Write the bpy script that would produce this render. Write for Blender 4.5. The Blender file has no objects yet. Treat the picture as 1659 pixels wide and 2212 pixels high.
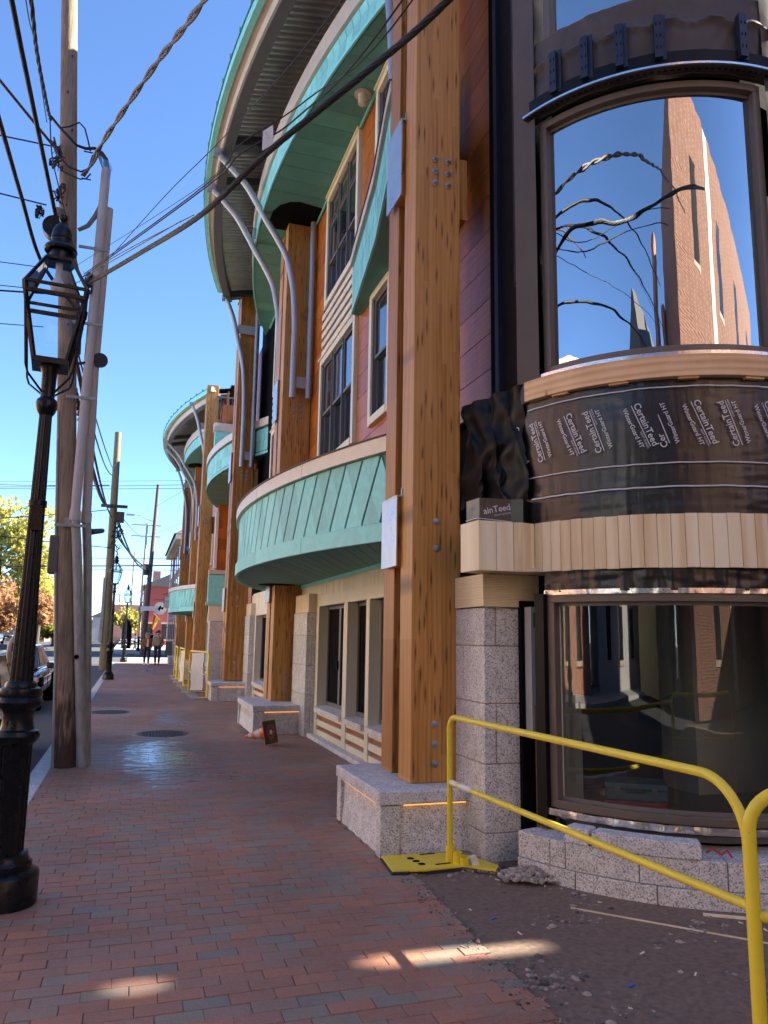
import bpy, bmesh, math, random
from mathutils import Vector, Matrix, Euler, noise as mnoise
R = math.radians
random.seed(7)
S = bpy.context.scene
COL = S.collection

# ------------------------------------------------------------------ camera
def cam_axes(yaw, pitch, roll):
    y, p, r = R(yaw), R(pitch), R(roll)
    f = Vector((math.sin(y)*math.cos(p), math.cos(y)*math.cos(p), math.sin(p)))
    rt = Vector((math.cos(y), -math.sin(y), 0)); up = rt.cross(f)
    return rt*math.cos(r)+up*math.sin(r), -rt*math.sin(r)+up*math.cos(r), f
rt, up, fw = cam_axes(18.0, 9.4, 0.9)
cd = bpy.data.cameras.new('camera'); cam = bpy.data.objects.new('camera', cd); COL.objects.link(cam)
cam.matrix_world = Matrix(((rt.x, up.x, -fw.x, 0), (rt.y, up.y, -fw.y, 0), (rt.z, up.z, -fw.z, 1.6), (0, 0, 0, 1)))
cd.sensor_width = 36; cd.lens = 36*1640/2212; cd.clip_start = 0.05; cd.clip_end = 3000
S.camera = cam

# ------------------------------------------------------------------ light
SUN_AZ, SUN_EL = 92.0, 33.0         # azimuth clockwise from +Y (street direction)
W = bpy.data.worlds.new('World'); S.world = W; W.use_nodes = True
nt = W.node_tree; bg = nt.nodes['Background']
sky = nt.nodes.new('ShaderNodeTexSky'); sky.sky_type = 'NISHITA'; sky.sun_disc = False
sky.sun_elevation = R(SUN_EL); sky.sun_rotation = R(SUN_AZ)
sky.altitude = 3000; sky.air_density = 1.0; sky.dust_density = 0.0; sky.ozone_density = 6.0
nt.links.new(sky.outputs[0], bg.inputs[0]); bg.inputs[1].default_value = 0.08
sl = bpy.data.lights.new('sun', 'SUN'); sl.energy = 5.0; sl.angle = R(0.55); sl.color = (1, 0.9, 0.76)
so = bpy.data.objects.new('sun', sl); COL.objects.link(so)
sdir = Vector((math.sin(R(SUN_AZ))*math.cos(R(SUN_EL)), math.cos(R(SUN_AZ))*math.cos(R(SUN_EL)), math.sin(R(SUN_EL))))
so.rotation_euler = sdir.to_track_quat('Z', 'Y').to_euler(); so.location = (20, 0, 30)
S.view_settings.view_transform = 'Standard'; S.view_settings.look = 'None'
S.view_settings.gamma = 1; S.view_settings.use_curve_mapping = False
S.view_settings.exposure = 2.5

# ------------------------------------------------------------------ materials
class NG:
    def __init__(s, name):
        s.m = bpy.data.materials.new(name); s.m.use_nodes = True
        s.t = s.m.node_tree; s.b = s.t.nodes['Principled BSDF']; s.o = s.t.nodes['Material Output']
    def __call__(s, ty, props=None, **inp):
        n = s.t.nodes.new('ShaderNode'+ty)
        for k, v in (props or {}).items(): setattr(n, k, v)
        for k, v in inp.items():
            key = int(k[1:]) if k[0] == 'i' and k[1:].isdigit() else k.replace('_', ' ')
            s.put(n.inputs[key], v)
        return n
    def put(s, sock, v):
        if isinstance(v, bpy.types.NodeSocket): s.t.links.new(v, sock)
        elif isinstance(v, bpy.types.Node): s.t.links.new(v.outputs[0], sock)
        else:
            if sock.type == 'RGBA' and len(v) == 3: v = (*v, 1)
            sock.default_value = v
    def bs(s, **inp):
        for k, v in inp.items(): s.put(s.b.inputs[k.replace('_', ' ')], v)
    def co(s, scale=(1, 1, 1), kind='Object', loc=(0, 0, 0)):
        c = s('TexCoord'); return s('Mapping', None, Vector=c.outputs[kind], Scale=scale, Location=loc).outputs[0]
    def ramp(s, fac, stops):
        n = s('ValToRGB', None, Fac=fac); e = n.color_ramp.elements
        while len(e) < len(stops): e.new(0.5)
        for i, (p, c) in enumerate(stops): e[i].position = p; e[i].color = (*c, 1) if len(c) == 3 else c
        return n.outputs[0]
    def noise(s, vec, scale, detail=4, rough=.55): return s('TexNoise', None, Vector=vec, Scale=scale, Detail=detail, Roughness=rough).outputs[0]
    def math(s, op, a, b=0.0, c=0.0): return s('Math', {'operation': op}, i0=a, i1=b, i2=c).outputs[0]
    def mix(s, fac, a, b, mode='MIX'):
        n = s('Mix', {'data_type': 'RGBA', 'blend_type': mode}); s.put(n.inputs[0], fac); s.put(n.inputs[6], a); s.put(n.inputs[7], b); return n.outputs[2]
    def maprange(s, v, a, b, c, d): return s('MapRange', None, Value=v, From_Min=a, From_Max=b, To_Min=c, To_Max=d).outputs[0]
    def bump(s, h, strength=.3, dist=.01): s.bs(Normal=s('Bump', None, Height=h, Strength=strength, Distance=dist).outputs[0])
    def rnd(s): return s('ObjectInfo').outputs['Random']
    def hsv(s, col, h=.5, sat=1., v=1.): return s('HueSaturation', None, Hue=h, Saturation=sat, Value=v, Color=col).outputs[0]

def plain(name, col, rough=.5, metal=0., var=.12, nscale=6., bump=0., spec=.5, objvar=0., stretch=(1, 1, 1), bscale=40., coat=0.):
    g = NG(name); v = g.co(stretch)
    n = g.noise(v, nscale, 5)
    val = g.maprange(n, .3, .7, 1-var, 1+var)
    if objvar: val = g.math('MULTIPLY', val, g.maprange(g.rnd(), 0, 1, 1-objvar, 1+objvar))
    g.bs(Base_Color=g.hsv(col, v=val), Roughness=g.maprange(n, .3, .7, max(.02, rough-.06), min(1, rough+.06)), Metallic=metal, Specular_IOR_Level=spec, Coat_Weight=coat)
    if bump: g.bump(g.noise(v, bscale, 3), bump, .004)
    return g.m

def wood(name, dark, mid, light, strip=None, axis=0, knots=.6, rough=.45, grain=(60, 60, 2.0), objvar=.12, bump=.15, ringamt=.35, spec=.5, coat=0.):
    """timber with the grain along z (grain) ; strip = laminate width along an axis"""
    g = NG(name); c = g('TexCoord').outputs['Object']
    rnd = g.rnd()
    off = g('CombineXYZ', None, i0=g.math('MULTIPLY', rnd, 37.), i1=g.math('MULTIPLY', rnd, 11.), i2=g.math('MULTIPLY', rnd, 23.)).outputs[0]
    cc = g('VectorMath', {'operation': 'ADD'}, i0=c, i1=off).outputs[0]
    gr = g.noise(g('Mapping', None, Vector=cc, Scale=grain).outputs[0], 1., 6, .65)
    rings = g('TexWave', {'wave_type': 'RINGS', 'rings_direction': 'SPHERICAL'}, Vector=g('Mapping', None, Vector=cc, Scale=(grain[0]*.12, grain[1]*.12, grain[2]*.35)).outputs[0], Scale=1.2, Distortion=6., Detail=3., Detail_Scale=1.).outputs[1]
    v = g.math('ADD', g.math('MULTIPLY', gr, 1-ringamt), g.math('MULTIPLY', rings, ringamt))
    tone = g.math('ADD', g.maprange(rnd, 0, 1, -objvar, objvar), g.maprange(g.noise(g('Mapping', None, Vector=cc, Scale=(5, 5, .9)).outputs[0], 1., 3), .3, .7, -.10, .10))
    if strip:
        sp = g('SeparateXYZ', None, Vector=c)
        k = g.math('FLOOR', g.math('DIVIDE', sp.outputs[axis], strip))
        r1 = g('TexWhiteNoise', {'noise_dimensions': '1D'}, W=k).outputs[0]
        seg = g.math('FLOOR', g.math('DIVIDE', g.math('ADD', sp.outputs[2], g.math('MULTIPLY', r1, 5.)), 1.1))
        r2 = g('TexWhiteNoise', {'noise_dimensions': '2D'}, Vector=g('CombineXYZ', None, i0=k, i1=seg).outputs[0]).outputs[0]
        tone = g.math('ADD', tone, g.maprange(r2, 0, 1, -.13, .13))
        fr = g.math('FRACT', g.math('DIVIDE', sp.outputs[axis], strip))
        line = g.math('LESS_THAN', fr, .05)
        tone = g.math('SUBTRACT', tone, g.math('MULTIPLY', line, .07))
        kx = g('CombineXYZ', None, i0=g.math('ADD', k, fr), i1=g.math('MULTIPLY', sp.outputs[2], 2.7)).outputs[0]
        vn = g('TexVoronoi', {'voronoi_dimensions': '2D'}, Vector=kx, Scale=1., Randomness=1.)
        keep = g.math('GREATER_THAN', g('SeparateColor', None, Color=vn.outputs['Color']).outputs[0], .62)
        vo = g.math('MULTIPLY', g.math('ADD', vn.outputs['Distance'], g.math('MULTIPLY', g.math('SUBTRACT', 1., keep), 5.)), .48)
    else:
        vo = g('TexVoronoi', None, Vector=g('Mapping', None, Vector=cc, Scale=(7, 7, 2.6)).outputs[0], Scale=1., Randomness=1.).outputs['Distance']
    kn = g.maprange(g.math('ADD', vo, g.math('MULTIPLY', gr, .06)), .06, .17, 1, 0)
    v2 = g.math('ADD', v, tone)
    col = g.ramp(v2, [(.25, dark), (.52, mid), (.8, light)])
    col = g.mix(g.math('MULTIPLY', kn, knots), col, tuple(x*.28 for x in dark))
    g.bs(Base_Color=col, Roughness=g.maprange(gr, .3, .7, rough-.07, rough+.07), Specular_IOR_Level=spec, Coat_Weight=coat, Coat_Roughness=.12)
    g.bump(gr, bump, .002)
    return g.m

def granite(name, dark, mid, light, pink, objvar=.08, scale=1., bump=.35):
    g = NG(name); v = g.co((scale,)*3)
    f = g('TexVoronoi', None, Vector=v, Scale=130.).outputs['Color']
    f = g('SeparateColor', None, Color=f).outputs[0]
    c = g.ramp(f, [(.1, dark), (.35, mid), (.7, light), (.95, pink)])
    big = g.noise(v, 9, 4)
    c = g.hsv(c, v=g.math('MULTIPLY', g.maprange(big, .3, .7, .86, 1.12), g.maprange(g.rnd(), 0, 1, 1-objvar, 1+objvar)))
    g.bs(Base_Color=c, Roughness=.72, Specular_IOR_Level=.4)
    g.bump(g.math('ADD', g.noise(v, 160, 2), g.math('MULTIPLY', g.noise(v, 35, 3), 1.5)), bump, .004)
    return g.m

MT = {}
MT['glulam'] = wood('glulam', (.31, .13, .028), (.47, .22, .055), (.57, .295, .09), strip=.045, knots=.85, ringamt=.2, rough=.5, coat=.0, spec=.35)
MT['glulam_far'] = wood('glulam_far', (.24, .10, .034), (.40, .185, .065), (.52, .28, .11), strip=.09, knots=.9, rough=.5)
MT['siding'] = wood('siding', (.24, .06, .010), (.46, .14, .020), (.58, .20, .034), knots=.3, rough=.36, grain=(30, 3, 40), coat=.0, spec=.22, bump=.05, ringamt=.2)
MT['pine'] = wood('pine', (.72, .55, .32), (.87, .73, .47), (.92, .82, .59), knots=.10, rough=.6, objvar=.20, ringamt=.30, grain=(22, 22, 1.0))
MT['pine_flat'] = wood('pine_flat', (.62, .49, .29), (.76, .64, .42), (.82, .72, .50), knots=.1, rough=.6, grain=(10, 3, 60), objvar=.1, ringamt=.4)
MT['plywood'] = wood('plywood', (.60, .34, .15), (.74, .47, .24), (.82, .58, .34), knots=.9, rough=.65, grain=(2.2, 2.2, 14), objvar=.1, ringamt=.35)
MT['cream'] = plain('cream', (.78, .71, .52), .5, var=.05, objvar=.05, bump=.06, stretch=(1, 1, .2))
MT['cream_bead'] = plain('cream_bead', (.79, .72, .53), .55, var=.05, objvar=.1, bump=.05)
MT['slot'] = plain('slot', (.28, .11, .045), .5, var=.2, stretch=(1, 6, 20))
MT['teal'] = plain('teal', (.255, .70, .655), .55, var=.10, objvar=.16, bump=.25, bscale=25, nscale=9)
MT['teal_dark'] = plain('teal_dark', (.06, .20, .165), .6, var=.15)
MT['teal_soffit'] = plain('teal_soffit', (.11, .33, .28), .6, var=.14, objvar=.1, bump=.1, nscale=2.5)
MT['granite'] = granite('granite', (.27, .265, .25), (.58, .575, .55), (.71, .70, .68), (.76, .70, .66))
MT['granite_light'] = granite('granite_light', (.34, .335, .33), (.60, .60, .60), (.74, .74, .73), (.78, .74, .72))
MT['mortar'] = plain('mortar', (.44, .31, .25), .9, var=.2, bump=.3)
MT['steel'] = plain('steel_grey', (.36, .38, .40), .35, metal=.25, var=.06)
MT['steel_dark'] = plain('steel_dark', (.13, .13, .135), .45, metal=.2, var=.1)
MT['bolt'] = plain('bolt', (.30, .31, .33), .45, metal=.6, var=.2)
MT['galv'] = plain('galvanised', (.30, .315, .31), .5, metal=.3, var=.22, nscale=14, stretch=(1, 1, .4))
MT['zinc'] = plain('zinc_flashing', (.50, .50, .49), .32, metal=.8, var=.12)
MT['coping'] = plain('coping', (.66, .58, .47), .42, metal=.1, var=.08)
MT['corr'] = plain('corrugated_steel', (.70, .69, .60), .38, metal=.3, var=.12, nscale=3)
g = NG('yellow_paint'); v_ = g.co(); w_ = g.maprange(g.noise(v_, 38, 6, .75), 0.655, .70, 0, 1); d_ = g.maprange(g.noise(v_, 7, 5, .7), .5, .75, 0, .35)
g.bs(Base_Color=g.mix(w_, g.mix(d_, (.86, .66, .04), (.55, .44, .09)), (.28, .25, .20)), Roughness=g.maprange(g.noise(v_, 12, 4), .3, .7, .32, .5)); g.bump(g.noise(v_, 90, 3), .12, .002); MT['yellow'] = g.m
MT['black_iron'] = plain('black_iron', (.006, .0065, .008), .30, var=.3, nscale=20, bump=.3, bscale=30, coat=.0, spec=.32)
MT['rubber'] = plain('rubber', (.025, .025, .027), .75, var=.3)
MT['cable'] = plain('cable', (.018, .017, .017), .55, var=.3)
MT['cable_grey'] = plain('cable_grey', (.20, .185, .165), .6, var=.3, nscale=30)
MT['pvc'] = plain('pvc', (.46, .45, .44), .5, var=.05)
MT['asphalt'] = plain('asphalt', (.062, .063, .067), .85, var=.18, nscale=3, bump=.5, bscale=180)
MT['sunasphalt'] = MT['asphalt']
MT['white_paint'] = plain('white_paint', (.72, .72, .70), .7, var=.1)
MT['concrete'] = plain('concrete', (.40, .39, .37), .85, var=.12, bump=.2)
MT['white'] = plain('white_fabric', (.72, .70, .66), .7, var=.05)
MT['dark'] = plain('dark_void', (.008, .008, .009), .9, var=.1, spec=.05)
MT['orange'] = plain('cone_orange', (.75, .13, .03), .45, var=.08, nscale=20)
MT['rubber_base'] = plain('rubber_base', (.04, .045, .035), .6, var=.35, nscale=16)
MT['reflect_white'] = plain('reflective_band', (.55, .52, .48), .5, var=.25, nscale=30)
MT['fabric_brown'] = plain('brown_felt', (.075, .062, .058), .7, var=.18, nscale=4, bump=.25, bscale=8)
MT['fabric_black'] = plain('black_felt', (.005, .005, .006), .5, spec=.22, var=.3, nscale=5, bump=.2, bscale=7)
MT['navy_metal'] = plain('navy_metal', (.02, .026, .045), .4, metal=.2, var=.1)
MT['frame_bronze'] = plain('bronze_frame', (.14, .115, .09), .42, metal=.1, var=.05)
MT['sash_grey'] = plain('sash_grey', (.15, .14, .13), .45, var=.05)
MT['rust'] = plain('patina_iron', (.07, .06, .05), .6, metal=.5, var=.3)

def brickpaver():
    g = NG('brick_paver')
    pos = g('NewGeometry').outputs['Position']
    at = g('Attribute', {'attribute_name': 'tint'}).outputs['Fac']
    r = g.math('FRACT', g.math('ADD', at, g.rnd()))
    n = g.noise(pos, 35, 5, .7); n2 = g.noise(pos, 1.3, 4)
    col = g.ramp(r, [(0, (.36, .155, .095)), (.24, (.43, .18, .10)), (.45, (.36, .175, .115)), (.62, (.32, .20, .145)), (.78, (.29, .225, .165)), (.9, (.24, .205, .16)), (.97, (.46, .18, .085))])
    col.node.color_ramp.interpolation = 'CONSTANT'
    col = g.hsv(col, v=g.math('MULTIPLY', g.maprange(g.noise(pos, 90, 4, .8), .25, .75, .62, 1.4), g.math('MULTIPLY', g.maprange(n2, .3, .7, .84, 1.14), g.maprange(g.noise(pos, .45, 5, .6), .35, .65, .74, 1.12))))
    col = g.mix(g.maprange(g.noise(pos, 22, 6, .8), .38, .66, 0, .55), col, (.31, .235, .19))
    # pale scuffed mortar near the edging
    sp = g('SeparateXYZ', None, Vector=pos)
    sc = g.math('MULTIPLY', g.maprange(g.noise(pos, 7, 6, .75), .52, .66, 0, 1), g.maprange(sp.outputs[0], .9, 1.8, 0, .5))
    col = g.mix(sc, col, (.34, .27, .23))
    # wet patch
    def blob(cx, cy, rx, ry):
        dx = g.math('DIVIDE', g.math('SUBTRACT', sp.outputs[0], cx), rx); dy = g.math('DIVIDE', g.math('SUBTRACT', sp.outputs[1], cy), ry)
        d = g.math('SQRT', g.math('ADD', g.math('MULTIPLY', dx, dx), g.math('MULTIPLY', dy, dy)))
        return g.math('SUBTRACT', 1.1, d)
    wet = g.math('MAXIMUM', g.math('ADD', blob(.5, 11.0, .62, 2.9), .12), blob(.85, 15.5, .5, 1.8))
    wet = g.math('MAXIMUM', wet, g.math('SUBTRACT', blob(1.2, 9.3, .5, .9), .32))
    wet = g.math('MAXIMUM', wet, blob(.9, 36, .5, 3))
    wet = g.math('ADD', wet, g.math('MULTIPLY', g.math('SUBTRACT', g.noise(g('Mapping', None, Vector=pos, Scale=(1, 2.2, 1)).outputs[0], 4.5, 6, .7), .5), 2.6))
    wf = g.maprange(wet, .25, .75, 0, 1)
    col = g.mix(g.math('MULTIPLY', wf, .5), col, (.05, .035, .035))
    damp = g.maprange(g.noise(pos, .5, 3), .42, .62, .62, .80)
    g.bs(Base_Color=col, Roughness=g.math('ADD', g.math('MULTIPLY', wf, -.47), damp), Specular_IOR_Level=.5)
    g.bump(g.math('MULTIPLY', n, g.math('SUBTRACT', 1.05, wf)), .5, .003)
    return g.m
MT['paver'] = brickpaver()
MT['sand'] = plain('joint_sand', (.19, .13, .095), .95, var=.3, nscale=30)

def dirt():
    g = NG('dirt'); v = g.co()
    n = g.noise(v, 28, 8, .9); m = g.noise(v, 1.6, 4)
    c = g.ramp(n, [(.36, (.06, .055, .044)), (.5, (.175, .16, .13)), (.64, (.40, .37, .31))])
    c = g.mix(g.maprange(m, .45, .7, 0, .5), c, (.15, .13, .11))
    g.bs(Base_Color=c, Roughness=.95); g.bump(g.noise(v, 45, 8, .8), 1., .03); return g.m
MT['dirt'] = dirt()
def stone():
    g = NG('gravel_stone'); at = g('Attribute', {'attribute_name': 'tint'}).outputs['Fac']
    c = g.ramp(at, [(0, (.06, .055, .05)), (.4, (.16, .14, .12)), (.75, (.29, .25, .205)), (.95, (.42, .34, .27)), (1, (.58, .54, .48))])
    g.bs(Base_Color=g.hsv(c, v=g.maprange(g.noise(g.co(), 60, 3), .3, .7, .8, 1.2)), Roughness=.85); return g.m
MT['stone'] = stone()

def membrane():
    g = NG('membrane'); v = g.co()
    n = g.noise(g.co((1, 1, .12)), 30, 3, .5); n2 = g.noise(v, 2.2, 3); w = g.noise(g.co((.5, .5, 2)), 4, 2)
    g.bs(Base_Color=(.010, .0105, .0115), Roughness=g.maprange(n2, .3, .7, .27, .42), Specular_IOR_Level=.62, Coat_Weight=.12, Coat_Roughness=.15)
    h = g.math('ADD', g.math('ADD', g.math('MULTIPLY', n, .35), g.math('MULTIPLY', n2, 2.5)), w)
    g.bump(h, .5, .014); return g.m
MT['membrane'] = membrane()
MT['letter'] = plain('print_grey', (.58, .60, .63), .55, var=.05)
MT['foil'] = plain('foil_tape', (.7, .7, .7), .22, metal=.9, var=.1, bump=.8, bscale=14)

def glass(name, refl, tint=(.75, .82, .8), rough=.0, wave=.05):
    g = NG(name); g.t.nodes.remove(g.b)
    gl = g('BsdfGlossy', None, Color=(1, 1, 1), Roughness=rough); tr = g('BsdfTransparent', None, Color=tint)
    wav = g('Bump', None, Height=g.noise(g.co((1, 1, .8)), 2.6, 2), Strength=wave, Distance=.02)
    g.t.links.new(wav.outputs[0], gl.inputs['Normal'])
    fr = g('Fresnel', None, IOR=1.5)
    f = g.math('MAXIMUM', g.math('ADD', fr.outputs[0], refl), 0); f = g.math('MINIMUM', f, .95)
    mx = g('MixShader', None, i0=f, i1=tr.outputs[0], i2=gl.outputs[0])
    g.t.links.new(mx.outputs[0], g.o.inputs[0]); return g.m
MT['glass'] = glass('window_glass', .30)
MT['glass_coated'] = glass('coated_glass', .44, (.25, .3, .3), wave=.09)
MT['glass_lower'] = glass('lower_glass', .05, (.72, .78, .75))
MT['lamp_glass'] = glass('lantern_glass', -.03, (.86, .92, .97))

def carpaint(name, col): return plain(name, col, .22, metal=.3, var=.03, coat=1.)
def leafm(name, cols):
    g = NG(name); at = g('Attribute', {'attribute_name': 'tint'}).outputs['Fac']
    c = g.ramp(at, [(i/(len(cols)-1), k) for i, k in enumerate(cols)])
    g.bs(Base_Color=c, Roughness=.7, Specular_IOR_Level=.2)
    tr = g('BsdfTranslucent', None, Color=c); mx = g('MixShader', None, i0=.5, i1=g.b.outputs[0], i2=tr.outputs[0])
    g.t.links.new(mx.outputs[0], g.o.inputs[0]); return g.m

def brickwall(name, c1, c2, mort, scale=1.):
    g = NG(name); c = g('TexCoord').outputs['Object']; s = g('SeparateXYZ', None, Vector=c)
    uv = g('CombineXYZ', None, i0=g.math('ADD', s.outputs[0], s.outputs[1]), i1=s.outputs[2]).outputs[0]
    b = g('TexBrick', {'offset': .5}, Vector=uv, Color1=c1, Color2=c2, Mortar=mort, Scale=scale, Mortar_Size=.012, Brick_Width=.22, Row_Height=.075, Bias=0.)
    col = g.hsv(b.outputs[0], v=g.maprange(g.noise(c, 2.5, 5), .3, .7, .85, 1.15))
    g.bs(Base_Color=col, Roughness=.85); g.bump(b.outputs[1], -.3, .01); return g.m
MT['brickwall'] = brickwall('brick_wall', (.36, .125, .065), (.29, .095, .05), (.42, .30, .22))
MT['brickwall_dark'] = brickwall('brick_wall_dark', (.23, .085, .05), (.18, .062, .038), (.27, .19, .14))
MT['brickwall_pale'] = brickwall('brick_wall_pale', (.40, .17, .12), (.34, .13, .10), (.40, .28, .23))
MT['wall_cream'] = plain('wall_cream', (.78, .70, .54), .8, var=.05)
MT['wall_yellow'] = plain('wall_yellow', (.70, .58, .30), .8, var=.05)
MT['wall_red'] = plain('wall_red', (.34, .075, .06), .8, var=.06)
MT['wall_grey'] = plain('wall_grey', (.42, .42, .40), .8, var=.06)
MT['roof_slate'] = plain('roof_slate', (.09, .085, .085), .8, var=.2)
MT['stone_trim'] = plain('stone_trim', (.48, .40, .30), .8, var=.1)
def dark_glass():
    g = NG('dark_glass'); g.bs(Base_Color=(.02, .025, .03), Roughness=.06, Specular_IOR_Level=1.0, Coat_Weight=.6); return g.m
MT['dglass'] = dark_glass()
def poleM():
    g = NG('pole_wood'); v = g.co((1, 1, .05))
    n = g.noise(v, 60, 6, .7); n2 = g.noise(g.co((1, 1, .25)), 7, 4); fine = g.noise(g.co((1, 1, .15)), 25, 3)
    c = g.ramp(g.math('ADD', g.math('MULTIPLY', n, .6), g.math('MULTIPLY', n2, .4)), [(.32, (.10, .07, .045)), (.5, (.28, .205, .14)), (.68, (.42, .33, .235))])
    z = g('SeparateXYZ', None, Vector=g('TexCoord').outputs['Object']).outputs[2]
    c = g.mix(g.maprange(g.math('ADD', g.maprange(z, 0, 2.3, .6, -.1), g.math('MULTIPLY', fine, .9)), .75, .95, 0, .85), c, (.035, .018, .012))
    g.bs(Base_Color=c, Roughness=.85); g.bump(n, .9, .02); return g.m
MT['pole'] = poleM()
MT['pole_green'] = plain('treated_pole', (.17, .15, .085), .8, var=.25, nscale=20, stretch=(1, 1, .05), bump=.5)
MT['pole_brown'] = plain('brown_pole', (.12, .075, .06), .8, var=.25, nscale=20, stretch=(1, 1, .05))
MT['pole_pale'] = plain('pale_pole', (.30, .25, .18), .8, var=.2, nscale=20, stretch=(1, 1, .05))
MT['bark'] = plain('bark', (.09, .07, .055), .9, var=.25, nscale=10)

# ------------------------------------------------------------------ mesh building
class MB:
    def __init__(s): s.v = []; s.f = []; s.t = []
    def add(s, vs, fs, tint=0.):
        o = len(s.v); s.v += [tuple(p) for p in vs]; s.f += [tuple(i+o for i in f) for f in fs]; s.t += [tint]*len(vs); return s
    def box(s, x0, x1, y0, y1, z0, z1, tint=0.):
        return s.hexa([(x0, y0, z0), (x1, y0, z0), (x1, y1, z0), (x0, y1, z0), (x0, y0, z1), (x1, y0, z1), (x1, y1, z1), (x0, y1, z1)], tint)
    def hexa(s, p, tint=0.): return s.add(p, [(0, 3, 2, 1), (4, 5, 6, 7), (0, 1, 5, 4), (1, 2, 6, 5), (2, 3, 7, 6), (3, 0, 4, 7)], tint)
    def prism(s, poly, z0, z1):
        n = len(poly)
        return s.add([(x, y, z0) for x, y in poly]+[(x, y, z1) for x, y in poly],
                     [tuple(range(n))[::-1], tuple(range(n, 2*n))]+[(i, (i+1) % n, n+(i+1) % n, n+i) for i in range(n)])
    def bar(s, a, b, w, h, upv=(0, 0, 1)):
        a = Vector(a); b = Vector(b); d = (b-a).normalized(); u = Vector(upv)
        sx = d.cross(u)
        if sx.length < 1e-4: sx = d.cross(Vector((0, 1, 0)))
        sx.normalize(); u2 = sx.cross(d).normalized(); sx = sx*w/2; u2 = u2*h/2
        return s.hexa([a-sx-u2, a+sx-u2, a+sx+u2, a-sx+u2, b-sx-u2, b+sx-u2, b+sx+u2, b-sx+u2])
    def tube(s, pts, r, n=8, cap=True):
        pts = [Vector(p) for p in pts]; rs = r if isinstance(r, (list, tuple)) else [r]*len(pts)
        vs = []; prev = None
        for i, p in enumerate(pts):
            d = (pts[min(i+1, len(pts)-1)]-pts[max(i-1, 0)]).normalized()
            if prev is None:
                a = Vector((0, 0, 1)) if abs(d.z) < .9 else Vector((1, 0, 0)); u = d.cross(a).normalized()
            else: u = (prev-d*prev.dot(d)).normalized()
            prev = u; w = d.cross(u)
            for k in range(n):
                t = 2*math.pi*k/n; vs.append(p+(u*math.cos(t)+w*math.sin(t))*rs[i])
        fs = [(i*n+k, i*n+(k+1) % n, (i+1)*n+(k+1) % n, (i+1)*n+k) for i in range(len(pts)-1) for k in range(n)]
        if cap: fs += [tuple(range(n))[::-1], tuple(range((len(pts)-1)*n, len(pts)*n))]
        return s.add(vs, fs)
    def lathe(s, prof, c=(0, 0, 0), n=20, axis='z', flute=0, fl_amt=0.):
        vs = []
        for r, z in prof:
            for k in range(n):
                t = 2*math.pi*k/n; rr = r*(1-fl_amt*(.5+.5*math.cos(t*flute))) if flute else r
                x, y = rr*math.cos(t), rr*math.sin(t)
                p = (x, y, z) if axis == 'z' else ((z, x, y) if axis == 'x' else (x, z, y))
                vs.append((c[0]+p[0], c[1]+p[1], c[2]+p[2]))
        m = len(prof)
        fs = [(i*n+k, i*n+(k+1) % n, (i+1)*n+(k+1) % n, (i+1)*n+k) for i in range(m-1) for k in range(n)]
        fs += [tuple(range(n))[::-1], tuple(range((m-1)*n, m*n))]
        return s.add(vs, fs)
    def ring(s, c, r0, r1, a0, a1, z0, z1, n=24):
        """solid curved wall piece between radii r0<r1, degrees a0..a1"""
        vs = []
        for i in range(n+1):
            t = R(a0+(a1-a0)*i/n); ca, sa = math.cos(t), math.sin(t)
            for r, z in ((r0, z0), (r1, z0), (r1, z1), (r0, z1)): vs.append((c[0]+r*ca, c[1]+r*sa, z))
        fs = []
        for i in range(n):
            for k in range(4): fs.append((i*4+k, (i+1)*4+k, (i+1)*4+(k+1) % 4, i*4+(k+1) % 4))
        fs += [(0, 1, 2, 3), (n*4+3, n*4+2, n*4+1, n*4)]
        return s.add(vs, fs)
    def quad(s, a, b, c, d, tint=0.): return s.add([a, b, c, d], [(0, 1, 2, 3)], tint)

def wmat(o):
    m = Matrix.Translation(o.location) if not o.parent else wmat(o.parent) @ o.matrix_parent_inverse @ Matrix.Translation(o.location)
    return m
def link(name, data, parent=None, local=False):
    o = bpy.data.objects.new(name, data); COL.objects.link(o)
    if parent:
        o.parent = parent
        if not local: o.matrix_parent_inverse = wmat(parent).inverted()
    return o
def obj(name, mb, mat, parent=None, smooth=False, bevel=0., local=False, label=None, kind=None, recalc=True):
    me = bpy.data.meshes.new(name); me.from_pydata(mb.v, [], mb.f)
    if recalc:
        bm = bmesh.new(); bm.from_mesh(me); bmesh.ops.recalc_face_normals(bm, faces=bm.faces); bm.to_mesh(me); bm.free()
    if any(mb.t):
        a = me.attributes.new('tint', 'FLOAT', 'POINT'); a.data.foreach_set('value', mb.t)
    me.materials.append(MT[mat] if isinstance(mat, str) else mat)
    if smooth:
        me.polygons.foreach_set('use_smooth', [True]*len(me.polygons))
        try: me.set_sharp_from_angle(angle=R(40))
        except Exception: pass
    o = link(name, me, parent, local)
    if bevel:
        b = o.modifiers.new('edge', 'BEVEL'); b.width = bevel; b.segments = 2; b.limit_method = 'ANGLE'; b.angle_limit = R(40)
    if label: o['label'] = label
    if kind: o['kind'] = kind
    return o
def thing(name, loc, label, cat, group=None, rz=0.):
    o = bpy.data.objects.new(name, None); COL.objects.link(o); o.location = loc; o.rotation_euler = (0, 0, rz)
    o.empty_display_size = .1; o['label'] = label; o['category'] = cat
    if group: o['group'] = group
    return o
def tag(o, label, cat, group=None):
    o['label'] = label; o['category'] = cat
    if group: o['group'] = group
    return o
def copy_tree(o, parent=None):
    c = o.copy(); COL.objects.link(c)
    if parent:
        inv = o.matrix_parent_inverse.copy(); c.parent = parent; c.matrix_parent_inverse = inv
    for ch in list(o.children): copy_tree(ch, c)
    return c

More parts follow.
